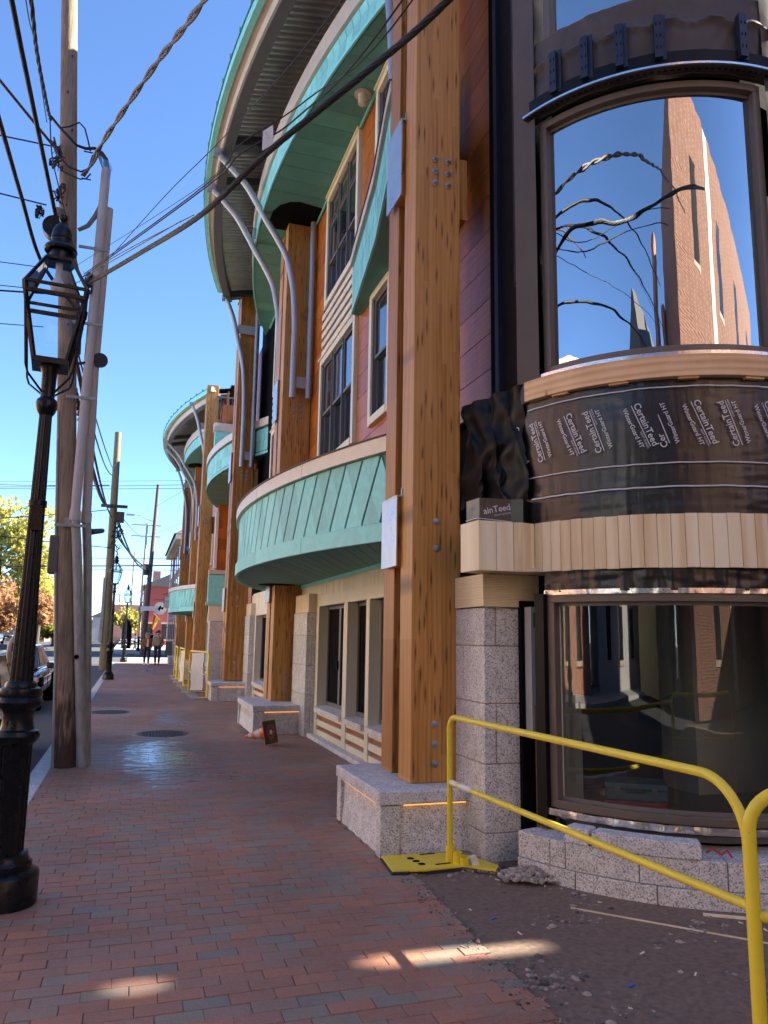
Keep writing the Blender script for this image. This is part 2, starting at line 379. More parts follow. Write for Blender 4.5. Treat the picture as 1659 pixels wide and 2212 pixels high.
_tc = {}
def text2d(txt, size=1., bold=0.):
    """flat letter outlines as (verts2d, faces), x from 0"""
    key = (txt, bold)
    if key not in _tc:
        cu = bpy.data.curves.new('t', 'FONT'); cu.body = txt; cu.size = 1; cu.resolution_u = 2; cu.offset = bold; cu.fill_mode = 'FRONT'
        o = bpy.data.objects.new('t', cu); COL.objects.link(o); bpy.context.view_layer.update()
        me = o.evaluated_get(bpy.context.evaluated_depsgraph_get()).to_mesh()
        _tc[key] = ([(v.co.x, v.co.y) for v in me.vertices], [tuple(p.vertices) for p in me.polygons])
        bpy.data.objects.remove(o); bpy.data.curves.remove(cu)
    vs, fs = _tc[key]; return [(x*size, y*size) for x, y in vs], fs
# ================================================================== GROUND
g = MB(); g.add([(-900, -300, -.16), (900, -300, -.16), (900, 60, -.16), (-900, 60, -.16), (900, 1500, 6), (-900, 1500, 6)], [(0, 1, 2, 3), (3, 2, 4, 5)])
obj('ground', g, 'asphalt', kind='structure')
g = MB(); g.add([(-12, -12, -.13), (-1.0, -12, -.13), (-1.0, 46, -.13), (-12, 46, -.13)], [(0, 1, 2, 3)]); road = obj('road', g, 'asphalt', kind='structure')
g = MB(); g.add([(-30, 46, -.126), (40, 46, -.126), (40, 70, -.11), (-30, 70, -.11)], [(0, 1, 2, 3)]); obj('cross_road', g, 'asphalt', kind='structure')
mk = MB()
for i in range(11): mk.quad((-.3+i*.02, 49.5+i*.95, -.115), (3.6+i*.02, 49.5+i*.95, -.115), (3.6, 49.95+i*.95, -.115), (-.3, 49.95+i*.95, -.115))
obj('crosswalk_stripes', mk, 'white_paint', parent=None, kind='structure')
mk = MB()
for i in range(7): mk.quad((-2.0+i*1.15, 66.3, -.09), (-1.4+i*1.15, 66.3, -.09), (-1.4+i*1.15, 67.1, -.09), (-2.0+i*1.15, 67.1, -.09))
for i in range(5): mk.quad((-9.5+i*1.6, 47.5, -.115), (-8.6+i*1.6, 47.5, -.115), (-8.6+i*1.6, 49.7, -.115), (-9.5+i*1.6, 49.7, -.115))
obj('road_markings', mk, 'white_paint', kind='structure')
g = MB(); g.add([(-1.6, 70, -.0), (8, 70, 0), (8, 170, 1.3), (-1.6, 170, 1.3)], [(0, 1, 2, 3)]); g.box(-1.7, 8, 69.8, 70, -.13, 0)
obj('far_pavement', g, 'concrete', kind='structure')
g = MB(); g.box(-18, -12, -12, 46, -.13, 0); obj('opposite_pavement', g, 'concrete', kind='structure')

# sidewalk: sand bed, kerb stones, brick pavers
g = MB(); g.box(-.83, 5.5, -6, 46, -.15, -.0075); side = obj('sidewalk', g, 'sand', kind='structure')
kerb = obj('kerb', MB().box(-.99, -.83, -6, 46, -.2, -.03), 'granite_light', kind='structure')
y = -6.
kb = 0
while y < 46:
    L = random.uniform(1.7, 2.3); y1 = min(46, y+L)
    if y > -1: obj('kerb_stone', MB().box(-1.005, -.822, y+.004, y1-.004, -.13, .004+random.uniform(-.003, .003)), 'granite_light', kerb, bevel=.008)
    y += L
obj('kerb_stone', MB().box(-1.0, 8, 46, 46.17, -.13, .003), 'granite_light', kerb, bevel=.008)

def edge_x(y):
    pts = [(-6, 1.86), (3.69, 1.872), (4.05, 1.878), (4.73, 1.93), (5.13, 1.96), (5.4, 1.98)]
    if y > 5.4: return 2.93
    for (a, xa), (b, xb) in zip(pts, pts[1:]):
        if a <= y <= b: return xa+(xb-xa)*(y-a)/(b-a)
    return 1.87
holes = []
for yo in (0, 6.95+.25, 13.8): holes.append((1.83, 3, 5.63+yo, 6.9+yo))
for yo in (29, 36.9, 43.1): holes.append((1.95, 3, yo, yo+1.2))
BW, BH = .2015, .1015; PX, PY = .2045, .1045
full = []; stuff = MB()
cands = []
row = 0; y = 2.3
base_mesh = None
while y < 46:
    off = (row % 2)*.5+random.uniform(-.12, .12)
    skew = 0
    x = -.82-off*PX
    while x < 2.95:
        jx = random.uniform(-.0018, .0018)
        x0, x1 = max(x+jx, -.82), min(x+BW+jx, edge_x(y+.05))
        if x1-x0 > .03:
            # courses run very slightly out of square with the kerb, as in the photograph
            cy = y+.022*mnoise.noise(Vector((x0*.9, y*.7, 0)))
            if not any(h[0]-.02 < x0 and h[2] < cy+.03 < h[3] for h in holes):
                cands.append((x0, x1, cy, random.random(), random.uniform(-.0022, .0022), random.uniform(-.004, .004)))
        x += PX
    y += PY; row += 1
def vis(c):
    d = Vector(((c[0]+c[1])/2, c[2]+.05, 0))-Vector((0, 0, 1.6)); z = d.dot(fw)
    u, v = d.dot(rt)/z*1640, -d.dot(up)/z*1640
    return z > 0 and abs(u) < 830 and -1106 < v < 1120, z
near = sorted([c for c in cands if vis(c)[0] and c[1]-c[0] > .195], key=lambda c: vis(c)[1])[:296]
ns = set(id(c) for c in near)
bm_ = MB().box(-.1008, .1008, -.0508, .0508, -.03, 0)
proto = obj('brick', bm_, 'paver', side, bevel=.0028)
first = True
for c in near:
    o = proto if first else proto.copy()
    if not first: COL.objects.link(o)
    first = False
    o.location = ((c[0]+c[1])/2, c[2]+.05, c[4]); o.rotation_euler = (c[5]*.8, c[5]*1.2, c[5])
for c in cands:
    if id(c) in ns: continue
    x0, x1, cy, t, dz, j = c
    s = 0.
    e = .004
    vs = []
    for zz, q in ((-.03, 0), (dz-.003, 0), (dz, e)):
        vs += [(x0+q, cy+q, zz), (x1-q, cy+q+s*(x1-x0), zz), (x1-q, cy+BH-q+s*(x1-x0), zz), (x0+q, cy+BH-q, zz)]
    fs = [(8, 9, 10, 11)]+[(b+i, b+(i+1) % 4, b+4+(i+1) % 4, b+4+i) for b in (0, 4) for i in range(4)]
    stuff.add(vs, fs, .02+t*.96)
obj('brick_paving', stuff, 'paver', side, kind='stuff')

# manhole covers
def cover(cx, cy, r, label):
    t = thing('manhole_cover', (cx, cy, 0), label, 'manhole cover')
    obj('rim', MB().lathe([(r, -.02), (r, .006), (r*.9, .006), (r*.9, -.02)], n=40), 'patina_iron' if 0 else 'rust', t, local=True)
    m = MB().lathe([(r*.89, -.02), (r*.89, .002), (0.001, .003)], n=40)
    for i in range(-6, 7):
        for j in range(-6, 7):
            px_, py_ = i*r*.12, j*r*.12
            if px_*px_+py_*py_ < (r*.82)**2: m.box(px_-r*.045, px_+r*.045, py_-r*.02, py_+r*.02, .001, .007) if (i+j) % 2 else m.box(px_-r*.02, px_+r*.02, py_-r*.045, py_+r*.045, .001, .007)
    obj('plate', m, 'rust', t, local=True)
cover(.58, 13.28, .41, 'round cast iron cover in the wet bricks in the middle of the sidewalk')
cover(-.33, 17.05, .40, 'round cast iron cover in the bricks farther off, beside the utility pole')

# dirt strip
def dirt_z(x_, y_):
    z_ = -.035+.022*mnoise.noise(Vector((x_*2.2, y_*2.2, 0)))+.014*mnoise.noise(Vector((x_*8, y_*8, 3)))+.009*mnoise.noise(Vector((x_*21, y_*21, 3)))+.007*mnoise.noise(Vector((x_*47, y_*47, 5)))
    if y_ > 4.9-.75*(x_-2.7) and x_ > 2.3: z_ += .02
    return z_
N = 300; m = MB(); vs = []; fs = []
for j in range(N+1):
    for i in range(N+1):
        y_ = -3+j/N*8.9; x_ = edge_x(y_)+.0+i/N*(6.5)
        z_ = dirt_z(x_, y_)
        if i == 0: z_ = min(z_, -.012)
        vs.append((x_, y_, z_))
for j in range(N):
    for i in range(N): a = j*(N+1)+i; fs.append((a, a+1, a+N+2, a+N+1))
m.add(vs, fs); obj('dirt_strip', m, 'dirt', kind='structure', smooth=True)
m = MB()
ico = [(0, 0, 1), (.89, 0, .45), (.28, .85, .45), (-.72, .53, .45), (-.72, -.53, .45), (.28, -.85, .45), (.72, .53, -.45), (-.28, .85, -.45), (-.89, 0, -.45), (-.28, -.85, -.45), (.72, -.53, -.45), (0, 0, -1)]
icf = [(0, 1, 2), (0, 2, 3), (0, 3, 4), (0, 4, 5), (0, 5, 1), (1, 6, 2), (2, 7, 3), (3, 8, 4), (4, 9, 5), (5, 10, 1), (2, 6, 7), (3, 7, 8), (4, 8, 9), (5, 9, 10), (1, 10, 6), (11, 7, 6), (11, 8, 7), (11, 9, 8), (11, 10, 9), (11, 6, 10)]
def pebble(m, x, y, z, s, t):
    rz = random.random()*6.3; c, sn = math.cos(rz), math.sin(rz); sx, sy, sz = s*random.uniform(.7, 1.3), s*random.uniform(.6, 1.1), s*random.uniform(.4, .8)
    vs = []
    for a, b, d in ico:
        k = random.uniform(.75, 1.15); a, b, d = a*sx*k, b*sy*k, d*sz*k
        vs.append((x+a*c-b*sn, y+a*sn+b*c, z+d))
    m.add(vs, icf, t)
for i in range(46000):
    y_ = random.uniform(1.2, 5.55); x_ = edge_x(y_)+(.02+random.random()**1.1*3.4 if i % 60 else -.14+.16*random.random())
    s_ = random.choice([.006, .007, .008, .009, .010, .012, .015, .019]) if random.random() < .975 else random.uniform(.016, .034)
    if (x_-2.75)**2+(y_-5.0)**2 < .25 and random.random() < .5: s_ = random.uniform(.012, .03)
    if (x_-4.317)**2+(y_-5.553)**2 < 1.72**2: continue
    pebble(m, x_, y_, (dirt_z(x_, y_)+s_*.3+.003) if i % 60 else s_*.3*.5, s_ if i % 60 else s_*.5, random.choice([.05, .3, .45, .6, .7, .9]) if s_ > .01 else random.random()**1.3*.97)
for i in range(420):   # heap of broken stone by the pier
    a_ = random.random()*6.3; q = random.random()**.6
    x_, y_ = 2.72+.26*q*math.cos(a_), 5.02+.17*q*math.sin(a_)-.1
    pebble(m, x_, y_, .02+.05*(1-q), random.uniform(.010, .026), random.uniform(.6, 1))
obj('gravel', m, 'stone', kind='stuff', smooth=False)
tag(obj('wood_lath', MB().bar((2.65, 4.35, -.008), (3.9, 3.05, -.008), .02, .008), 'pine'), 'long thin strip of pale wood lying on the dirt', 'wood strip')
tag(obj('wood_lath', MB().bar((3.35, 4.02, .0), (4.6, 3.25, .004), .03, .01), 'pine'), 'short grey wood strip lying against the granite base', 'wood strip')
for (x_, y_, l_) in ((2.42, 5.22, 'small white foam block leaning near the yellow barrier foot'),):
    o = tag(obj('foam_block', MB().hexa([(x_-.02, y_-.02, -.01), (x_+.03, y_-.03, .0), (x_+.03, y_+.0, .0), (x_-.02, y_+.01, -.01), (x_-.055, y_-.02, .08), (x_-.01, y_-.03, .095), (x_-.01, y_, .095), (x_-.055, y_+.01, .08)]), 'white'), l_, 'foam block')
m = MB()
for i in range(30):
    y_ = random.uniform(2.4, 5.3); x_ = edge_x(y_)+.05+random.random()*2.2; a_ = random.random()*3.14; l_ = random.uniform(.015, .04)
    if (x_-4.317)**2+(y_-5.553)**2 < 1.75**2: continue
    m.bar((x_, y_, -.008), (x_+l_*math.cos(a_), y_+l_*math.sin(a_), -.004), .008, .005)
obj('wood_chips', m, 'pine', kind='stuff')
for (x_, y_) in ((2.09, 4.30), (2.33, 3.33)):
    tag(obj('blue_scrap', MB().hexa([(x_, y_, -.012), (x_+.04, y_+.008, -.012), (x_+.035, y_+.03, -.012), (x_+.005, y_+.02, -.012), (x_, y_, -.004), (x_+.04, y_+.008, .0), (x_+.035, y_+.03, -.002), (x_+.005, y_+.02, -.004)]), plain('blue_plastic', (.04, .12, .45), .4)), 'small blue plastic scrap in the dirt, '+('nearer the barrier foot' if y_ > 4 else 'nearer the bottom of the picture'), 'plastic scrap')

# ================================================================== TIMBER BUILDING (module 1, repeated 23.15 m farther on)
BX = thing('timber_building', (2.95, 13, 0), 'long timber framed building with teal curved balconies, glulam columns and an overhanging roof', 'building')
MOD = []          # parts copied into the second module
def mod(o): MOD.append(o); return o
WX = 2.95
# --- body behind the facade
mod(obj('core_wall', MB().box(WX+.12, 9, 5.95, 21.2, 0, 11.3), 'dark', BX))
# --- upper siding: boards between openings, horizontal courses
SZ0, SDZ = 3.70, .343
def siding_strip(y0, y1, z0, z1, x=WX, dz=SDZ, base=SZ0):
    k = 0; z = base
    while z < z1-.02:
        a, b = max(z, z0), min(z+dz-.008, z1)
        if b-a > .03: mod(obj('siding_board', MB().box(x, x+.04, y0, y1, a, b), 'siding', BX))
        z += dz
siding_strip(5.83, 8.78, 3.4, 11)
siding_strip(9.72, 10.47, 3.4, 9.6); siding_strip(12.80, 18.0, 3.4, 9.6)
siding_strip(8.78, 9.72, 3.4, 4.45)
siding_strip(8.78, 9.72, 6.42, 7.4); siding_strip(10.47, 12.80, 3.4, 4.43)
siding_strip(20.4, 21.2, 3.4, 9.6)
# --- windows
def casing(y0, y1, z0, z1, x, w=.11, d=.06):
    m = MB(); a = x-d
    m.box(a, x+.03, y0, y0+w, z0, z1); m.box(a, x+.03, y1-w, y1, z0, z1)
    m.box(a-.005, x+.03, y0+w, y1-w, z1-w, z1); m.box(a-.012, x+.03, y0+w, y1-w, z0, z0+w); m.box(a-.03, x+.03, y0-.02, y1+.02, z1, z1+.035)
    return m
def dh_window(y0, y1, z0, z1, n, x=WX, transom=False, parent=BX):
    w = mod(obj('window', casing(y0, y1, z0, z1, x), 'cream', parent, bevel=.006))
    ya, yb, za, zb = y0+.11, y1-.11, z0+.11, z1-.11
    fw_ = (yb-ya)/n
    zt = zb-.5 if transom else zb
    for i in range(n):
        a, b = ya+i*fw_, ya+(i+1)*fw_
        zm = (za+zt)/2
        def sash(z_0, z_1, dx, t=.045):
            m = MB(); X0, X1 = x+dx-.02, x+dx+.02
            m.box(X0, X1, a+.012, a+.012+t, z_0, z_1); m.box(X0, X1, b-.012-t, b-.012, z_0, z_1)
            m.box(X0, X1, a+.012+t, b-.012-t, z_1-t, z_1); m.box(X0, X1, a+.012+t, b-.012-t, z_0, z_0+t)
            obj('sash', m, 'sash_grey', w)
            obj('pane', MB().box(x+dx-.004, x+dx+.004, a+.012+t, b-.012-t, z_0+t, z_1-t), 'dglass', w)
        sash(zm-.02, zt, .01); sash(za, zm+.02, .05)
        if transom: sash(zt+.02, zb, .01)
        obj('mullion', MB().box(x-.03, x+.07, a-.012 if i else a, a+.012, za, zb), 'sash_grey', w)
    obj('mullion', MB().box(x-.03, x+.07, yb-.012, yb, za, zb), 'sash_grey', w)
    obj('mullion', MB().box(x-.035, x+.07, ya, yb, zt, zt+.02), 'sash_grey', w) if transom else None
    return w
dh_window(10.49, 12.78, 4.43, 6.47, 3)
dh_window(10.49, 12.58, 7.37, 9.55, 3, transom=True)
dh_window(8.80, 9.72, 4.45, 6.38, 1)
dh_window(8.60, 9.60, 7.37, 9.55, 1, transom=True)
dh_window(15.7, 17.9, 4.43, 6.47, 3); dh_window(15.7, 17.9, 7.37, 9.55, 3, transom=True)
# louvre panels between storeys
for (y0, y1) in ((10.52, 12.70), (15.75, 17.85)):
    w = mod(obj('louvre_panel', MB().box(WX-.01, WX+.03, y0, y1, 6.5, 7.36), 'slot', BX))
    for k in range(5): obj('slat', MB().box(WX-.055, WX-.01, y0, y1, 6.53+k*.17, 6.53+k*.17+.095), 'cream', w, bevel=.005)
# --- ground floor: granite kerb, slotted panel, sills, casements, beadboard
mod(obj('granite_curb', MB().box(WX-.16, WX+.05, 7.0, 19.9, -.1, .06), 'granite_light', BX, bevel=.01))
def ground_bay(opens, ya, yb):
    pan = mod(obj('slotted_panel', MB().box(WX, WX+.04, ya, yb, .06, .44), 'slot', BX))
    for (z0, z1) in ((.06, .14), (.205, .295), (.365, .44)): obj('rail', MB().box(WX-.04, WX, ya, yb, z0, z1), 'cream', pan, bevel=.004)
    posts = sorted(set([ya]+[b for a, b in opens[:-1]]+[yb]))
    fr = mod(obj('window_frame', MB().box(WX-.05, WX+.05, ya, yb, 2.09, 2.27), 'cream', BX, bevel=.006))
    e = [ya]+[v for o in opens for v in o]+[yb]
    for i in range(0, len(e), 2): obj('post', MB().box(WX-.055, WX+.2, e[i], e[i+1], .06, 2.09), 'cream', fr, bevel=.006)
    for a, b in opens:
        obj('stone_sill', MB().hexa([(WX-.10, a+.004, .42), (WX+.2, a+.004, .42), (WX+.2, b-.004, .42), (WX-.10, b-.004, .42), (WX-.10, a+.004, .49), (WX+.2, a+.004, .53), (WX+.2, b-.004, .53), (WX-.10, b-.004, .49)]), 'granite_light', fr, bevel=.006)
        m = MB(); X0, X1 = WX+.10, WX+.16; t = .05
        n = 2 if b-a > 1.2 else 1; hw = (b-a)/n
        for k in range(n):
            c0, c1 = a+k*hw, a+(k+1)*hw
            for q in (0, t*1.25):
                XX0, XX1 = X0+q*.5, X1
                tt = t if q == 0 else t*.8
                m.box(XX0, XX1, c0+q, c0+q+tt, .53+q, 2.09-q); m.box(XX0, XX1, c1-q-tt, c1-q, .53+q, 2.09-q)
                m.box(XX0, XX1, c0+q+tt, c1-q-tt, 2.09-q-tt, 2.09-q); m.box(XX0, XX1, c0+q+tt, c1-q-tt, .53+q, .53+q+tt)
            obj('pane', MB().box(X1-.01, X1-.003, c0+.1, c1-.1, .63, 1.99), 'glass', fr)
            obj('handle', MB().box(X0-.03, X0, c0+.035, c0+.05, 1.1, 1.24), 'fabric_black', fr)
        obj('casement', m, 'sash_grey', fr)
ground_bay([(7.9, 8.35), (8.50, 9.45), (9.60, 10.52), (10.72, 12.28)], 7.8, 12.46)
ground_bay([(14.9, 15.9), (16.1, 17.3), (17.5, 19.05)], 14.8, 19.2)
# rooms behind the glass: pale back wall, dark floor
mod(obj('room', MB().box(WX+.9, WX+.95, 7.2, 19.5, 0.06, 2.2), 'wall_grey', BX))
# granite piers with visible joints
def pier(x0, x1, y0, y1, zs, par=BX, mat='granite', module=True):
    w = obj('granite_pier', MB().box(x0+.012, x1-.012, y0+.012, y1-.012, -.1, zs[-1]-.012), 'mortar', par)
    if module: mod(w)
    z = -.1
    for i, zz in enumerate(zs):
        ym = y0+(y1-y0)*(.28 if i % 2 else .62); xm = x0+(x1-x0)*(.27 if i % 2 == 0 else .0)
        if i % 2 or x1-x0 < .2:
            obj('stone', MB().box(x0, x1, y0, y1, z+.005, zz-.005), mat, w, bevel=.005)
        else:
            obj('stone', MB().box(x0, xm-.004, y0, y1, z+.005, zz-.005), mat, w, bevel=.005)
            obj('stone', MB().box(xm+.004, x1, y0, y1, z+.005, zz-.005), mat, w, bevel=.005)
        z = zz
    return w
pier(2.74, 3.1, 12.47, 13.55, [.66, 1.13, 1.62, 2.0])
pier(2.76, 3.1, 19.2, 20.9, [.66, 1.13, 1.62, 2.1])
obj_blk = mod(obj('cream_block', MB().box(2.76, 3.1, 12.47, 13.55, 2.0, 2.31), 'pine_flat', BX, bevel=.006))
mod(obj('cream_block', MB().box(2.78, 3.1, 19.2, 20.9, 2.1, 2.40), 'pine_flat', BX, bevel=.006))
# beadboard frieze (thin vertical boards)
bb = mod(obj('beadboard_frieze', MB().box(WX-.02, WX+.03, 7.0, 19.9, 2.27, 2.66), 'cream_bead', BX))
yy = 7.0
while yy < 19.85:
    xx = WX-.05
    obj('bead', MB().box(xx, xx+.03, yy+.003, yy+.077, 2.265, 2.62), 'cream_bead', bb, bevel=.004)
    yy += .08

# --- columns
def column(y, xl, xr, ztop=10.9, mat='glulam', bolts=(0.61, .76, .915), n6=None, near=False, plydx=.0, d=.29, gap=.2, tie=None):
    c = mod(obj('column', MB().box(xl, xr, y, y+d, .462, ztop), mat, BX, bevel=.008))
    obj('rear_post', MB().box(xl+.01, xr, y+d+gap, y+2*d+gap, .462, ztop), mat, c, bevel=.008)
    cx = (xl+xr)/2-.01
    def bolt(x, z):
        m = MB().lathe([(.032, 0), (.032, -.008), (.018, -.012), (.018, -.024), (.010, -.026), (.010, -.042)], (x, y, z), n=12, axis='y')
        obj('bolt', m, 'bolt', c, smooth=True)
    for z in bolts: bolt(cx, z)
    for z in (2.345, 2.573): bolt(cx+.005, z)
    for z in (5.69, 5.808, 5.926):
        bolt(cx-.02, z); bolt(cx+.105, z)
    # joint boxes bridging the two posts on the street side
    for (z0, z1) in ((2.21, 2.82), (5.69, 6.47)):
        b = obj('joint_block', MB().box(xl-.035, xl+.30, y+d+.01, y+d+gap-.01, z0, z1), mat, c, bevel=.004)
        obj('joint_cover', MB().box(xl-.05, xl-.036, y+d-.02, y+2*d+gap-.1, z0, z1), 'zinc', c, bevel=.003)
        obj('joint_cap', MB().box(xl-.05, xl+.30, y+d-.02, y+2*d+gap-.1, z1, z1+.012), 'zinc', c)
        obj('cap_flange', MB().box(xl-.01, xl+.0, y+d-.035, y+d-.02, z1-.02, z1+.07), 'zinc', c)
    for (z0, z1) in ((5.42, 6.03),):
        obj('tie_beam', MB().box(xr, tie or WX-.005, y+.06, y+d+gap-.06, z0, z1), mat, c, bevel=.004)
    if ztop < 11: obj('cap', MB().box(xl-.03, xr+.03, y-.03, y+2*d+gap+.03, ztop, ztop+.05), 'teal', c)
    return c
column(5.89, 2.165, 2.60, ztop=11.2, tie=2.70)
column(13.70, 2.40, 2.94, ztop=9.9, d=.32)
column(20.0, 2.28, 2.81, ztop=10.95, d=.32)
# --- plinths
def plinth(x0, y0, x1, y1, zt):
    p = mod(obj('plinth', MB().box(x0+.05, x1-.01, y0+.05, y1-.01, -.1, zt-.1), 'granite', BX))
    obj('plinth_cap', MB().box(x0, x1, y0, y1, zt-.098, zt), 'granite_light', p, bevel=.012)
    # corner blocks and battered centre panels below the cap
    obj('stone', MB().box(x0+.015, x0+.17, y0+.015, y0+.13, -.1, zt-.105), 'granite', p, bevel=.006)
    obj('stone', MB().hexa([(x0+.178, y0+.02, -.1), (x1-.05, y0+.02, -.1), (x1-.05, y0+.2, -.1), (x0+.178, y0+.2, -.1), (x0+.178, y0+.06, zt-.13), (x1-.05, y0+.06, zt-.13), (x1-.05, y0+.2, zt-.13), (x0+.178, y0+.2, zt-.13)]), 'granite', p, bevel=.005)
    obj('stone', MB().hexa([(x0+.02, y0+.14, -.1), (x0+.2, y0+.14, -.1), (x0+.2, y1-.13, -.1), (x0+.02, y1-.13, -.1), (x0+.06, y0+.14, zt-.13), (x0+.2, y0+.14, zt-.13), (x0+.2, y1-.13, zt-.13), (x0+.06, y1-.13, zt-.13)]), 'granite_light', p, bevel=.005)
    obj('stone', MB().box(x0+.015, x0+.17, y1-.12, y1-.005, -.1, zt-.105), 'granite', p, bevel=.006)
    # strip lamp tucked under the cap
    ls = obj('strip_lamp', MB().box(x0+.2, x1-.08, y0+.022, y0+.034, zt-.110, zt-.1), MT['strip'], p)
    ls2 = obj('strip_lamp', MB().box(x0+.022, x0+.034, y0+.16, y1-.2, zt-.110, zt-.1), MT['strip'], p)
gst = NG('strip_lamp_light'); gst.bs(Base_Color=(1, .5, .2), Emission_Color=(1, .42, .12), Emission_Strength=.22); MT['strip'] = gst.m
plinth(1.83, 5.63, 2.62, 6.92, .462)
plinth(1.96, 12.83, 2.93, 14.75, .462)
plinth(1.92, 19.43, 2.85, 20.9, .444)

# --- lower balcony
def shingles(par, c, r, a0, a1, z0, z1, n, matn='teal'):
    """diamond shingles with a dark open joint along one diagonal"""
    h = (z1-z0)/2; zm = (z0+z1)/2; da = (a1-a0)/n
    def P(a, z, o): t = R(a); return (c[0]+(r+o)*math.cos(t), c[1]+(r+o)*math.sin(t), z)
    f = .06
    def tile(pts):
        k = len(pts); m = MB(); m.add([P(a, z, .002) for a, z in pts]+[P(a, z, .013) for a, z in pts],
              [tuple(range(k, 2*k))]+[(i, (i+1) % k, k+(i+1) % k, k+i) for i in range(k)])
        obj('shingle', m, matn, par)
    for i in range(n+1):
        a = a0+i*da
        if i < n:
            tile([(a+.5*da+f*da/2, zm-h+f*h), (a+f*da/2, zm+f*h), (a+.5*da-f*da/2, zm+h-f*h), (a+da-f*da/2, zm-f*h)])
        if 0 < i:
            tile([(a+da/2, z1), (a+f*da/2, zm+f*h), (a-da/2+f*da, z1)])
            tile([(a+da/2-f*da, z0), (a-f*da/2, zm-f*h), (a-da/2, z0)])
LC, LR = (12.136, 10.793), 10.737
A0, A1 = 202.4, 151.0
bal = mod(obj('lower_balcony', MB().ring(LC, LR-.10, LR-.045, A0, A1, 2.55, 3.45, 60), 'teal_dark', BX))
shingles(bal, LC, LR-.045, A0, A1, 2.685, 3.35, 33)
for i in range(6):
    a, b = A0+(A1-A0)*i/6, A0+(A1-A0)*(i+1)/6-.02*(1 if A1 > A0 else -1)
    obj('lip_board', MB().ring(LC, LR-.045, LR, a, b+.03, 2.5, 2.675, 12), 'teal', bal)
    obj('coping', MB().ring(LC, LR-.30, LR+.02, a, b+.03, 3.36, 3.51, 12), 'coping', bal)
obj('coping_cap', MB().ring(LC, LR-.32, LR+.035, A0, A1, 3.511, 3.525, 60), 'rust', bal)
# inner parapet and deck so the balcony is a real tray
obj('deck', MB().prism([(LC[0]+(LR-.1)*math.cos(R(A0+(A1-A0)*i/40)), LC[1]+(LR-.1)*math.sin(R(A0+(A1-A0)*i/40))) for i in range(41)]+[(WX, 15.9), (WX, 6.7)], 2.56, 2.66), 'teal_dark', bal)
def soffit(par, c, r, xw, z, d, w, off0, off1, matn='teal_soffit', holes_=()):
    d = Vector(d).normalized(); nn = Vector((-d.y, d.x))
    def span(o):
        p0 = nn*o; lo, hi = None, None
        t = -40.
        best = []
        while t < 40:
            p = p0+d*t
            ok = (p.x-c[0])**2+(p.y-c[1])**2 < r*r and p.x < xw and p.y > 5.0
            if ok: best.append(t)
            t += .02
        return (best[0], best[-1]) if best else None
    k = off0
    while k < off1:
        a, b = span(k+.004), span(k+w-.004)
        if a and b:
            A_, B_, C_, D_ = nn*(k+.004)+d*a[0], nn*(k+.004)+d*a[1], nn*(k+w-.004)+d*b[1], nn*(k+w-.004)+d*b[0]
            m = MB().hexa([(p.x, p.y, z) for p in (A_, B_, C_, D_)]+[(p.x, p.y, z+.02) for p in (A_, B_, C_, D_)])
            obj('soffit_board', m, matn, par)
        k += w
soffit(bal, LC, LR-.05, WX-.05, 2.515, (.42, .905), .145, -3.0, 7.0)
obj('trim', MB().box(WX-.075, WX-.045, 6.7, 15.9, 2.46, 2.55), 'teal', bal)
obj('opening_shade', MB().lathe([(.33, 2.507), (.33, 2.512)], (2.42, 13.65, 0), n=28), 'dark', bal)  # flat dark disc, paints the shade of the hole round the column

# --- upper balcony
UC, UR = (21.478, 13.308), 19.64
A0u, A1u = 196.5, 163.3
ub = mod(obj('upper_balcony', MB().ring(UC, UR-.1, UR-.03, A0u, A1u, 9.62, 10.3, 60), 'teal_dark', BX))
def slats(par, c, r, a0, a1, z0, z1, n, matn='teal'):
    da = (a1-a0)/n
    for i in range(n):
        a = a0+i*da
        def P(an, z, o): t = R(an); return (c[0]+(r+o)*math.cos(t), c[1]+(r+o)*math.sin(t), z)
        k = da*.30
        for (za, zb, sg) in ((z0, (z0+z1)/2, 1), ((z0+z1)/2, z1, -1)):
            p = [(a+k*(sg > 0)+.02*da, za+.003), (a+da+k*(sg > 0)-.03*da, za+.003), (a+da+k*(sg < 0)-.03*da, zb-.003), (a+k*(sg < 0)+.02*da, zb-.003)]
            obj('shingle', MB().hexa([P(x, z, 0) for x, z in p]+[P(x, z, .012) for x, z in p]), matn, par)
slats(ub, UC, UR-.03, A0u, A1u-.3, 9.66, 10.06, 56)
obj('lip_board', MB().ring(UC, UR-.03, UR, A0u, A1u, 9.60, 9.655, 60), 'teal', ub)
obj('coping', MB().ring(UC, UR-.3, UR+.03, A0u, A1u, 10.08, 10.40, 60), 'coping', ub)
obj('deck', MB().prism([(UC[0]+(UR-.1)*math.cos(R(A0u+(A1u-A0u)*i/40)), UC[1]+(UR-.1)*math.sin(R(A0u+(A1u-A0u)*i/40))) for i in range(41)]+[(WX+.02, 18.9), (WX+.02, 7.8)], 9.64, 9.74), 'teal_dark', ub)
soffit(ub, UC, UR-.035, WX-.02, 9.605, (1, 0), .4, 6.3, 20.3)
obj('opening_shade', MB().prism([(2.93, 13.0), (2.93, 14.0), (2.1, 14.0), (2.02, 13.7), (2.03, 13.4), (2.12, 13.15), (2.28, 12.98), (2.45, 12.92)], 9.594, 9.603), 'dark', ub)  # dark sheet under the boards in place of a shaded recess
obj('trim', MB().box(WX-.05, WX-.02, 7.8, 18.9, 9.55, 9.60), 'teal', ub)
vt = obj('vent', MB().lathe([(.13, 0), (.13, -.015), (.07, -.02), (.07, -.16), (.05, -.17)], (2.75, 9.8, 9.602), n=20), 'coping', ub, smooth=True)

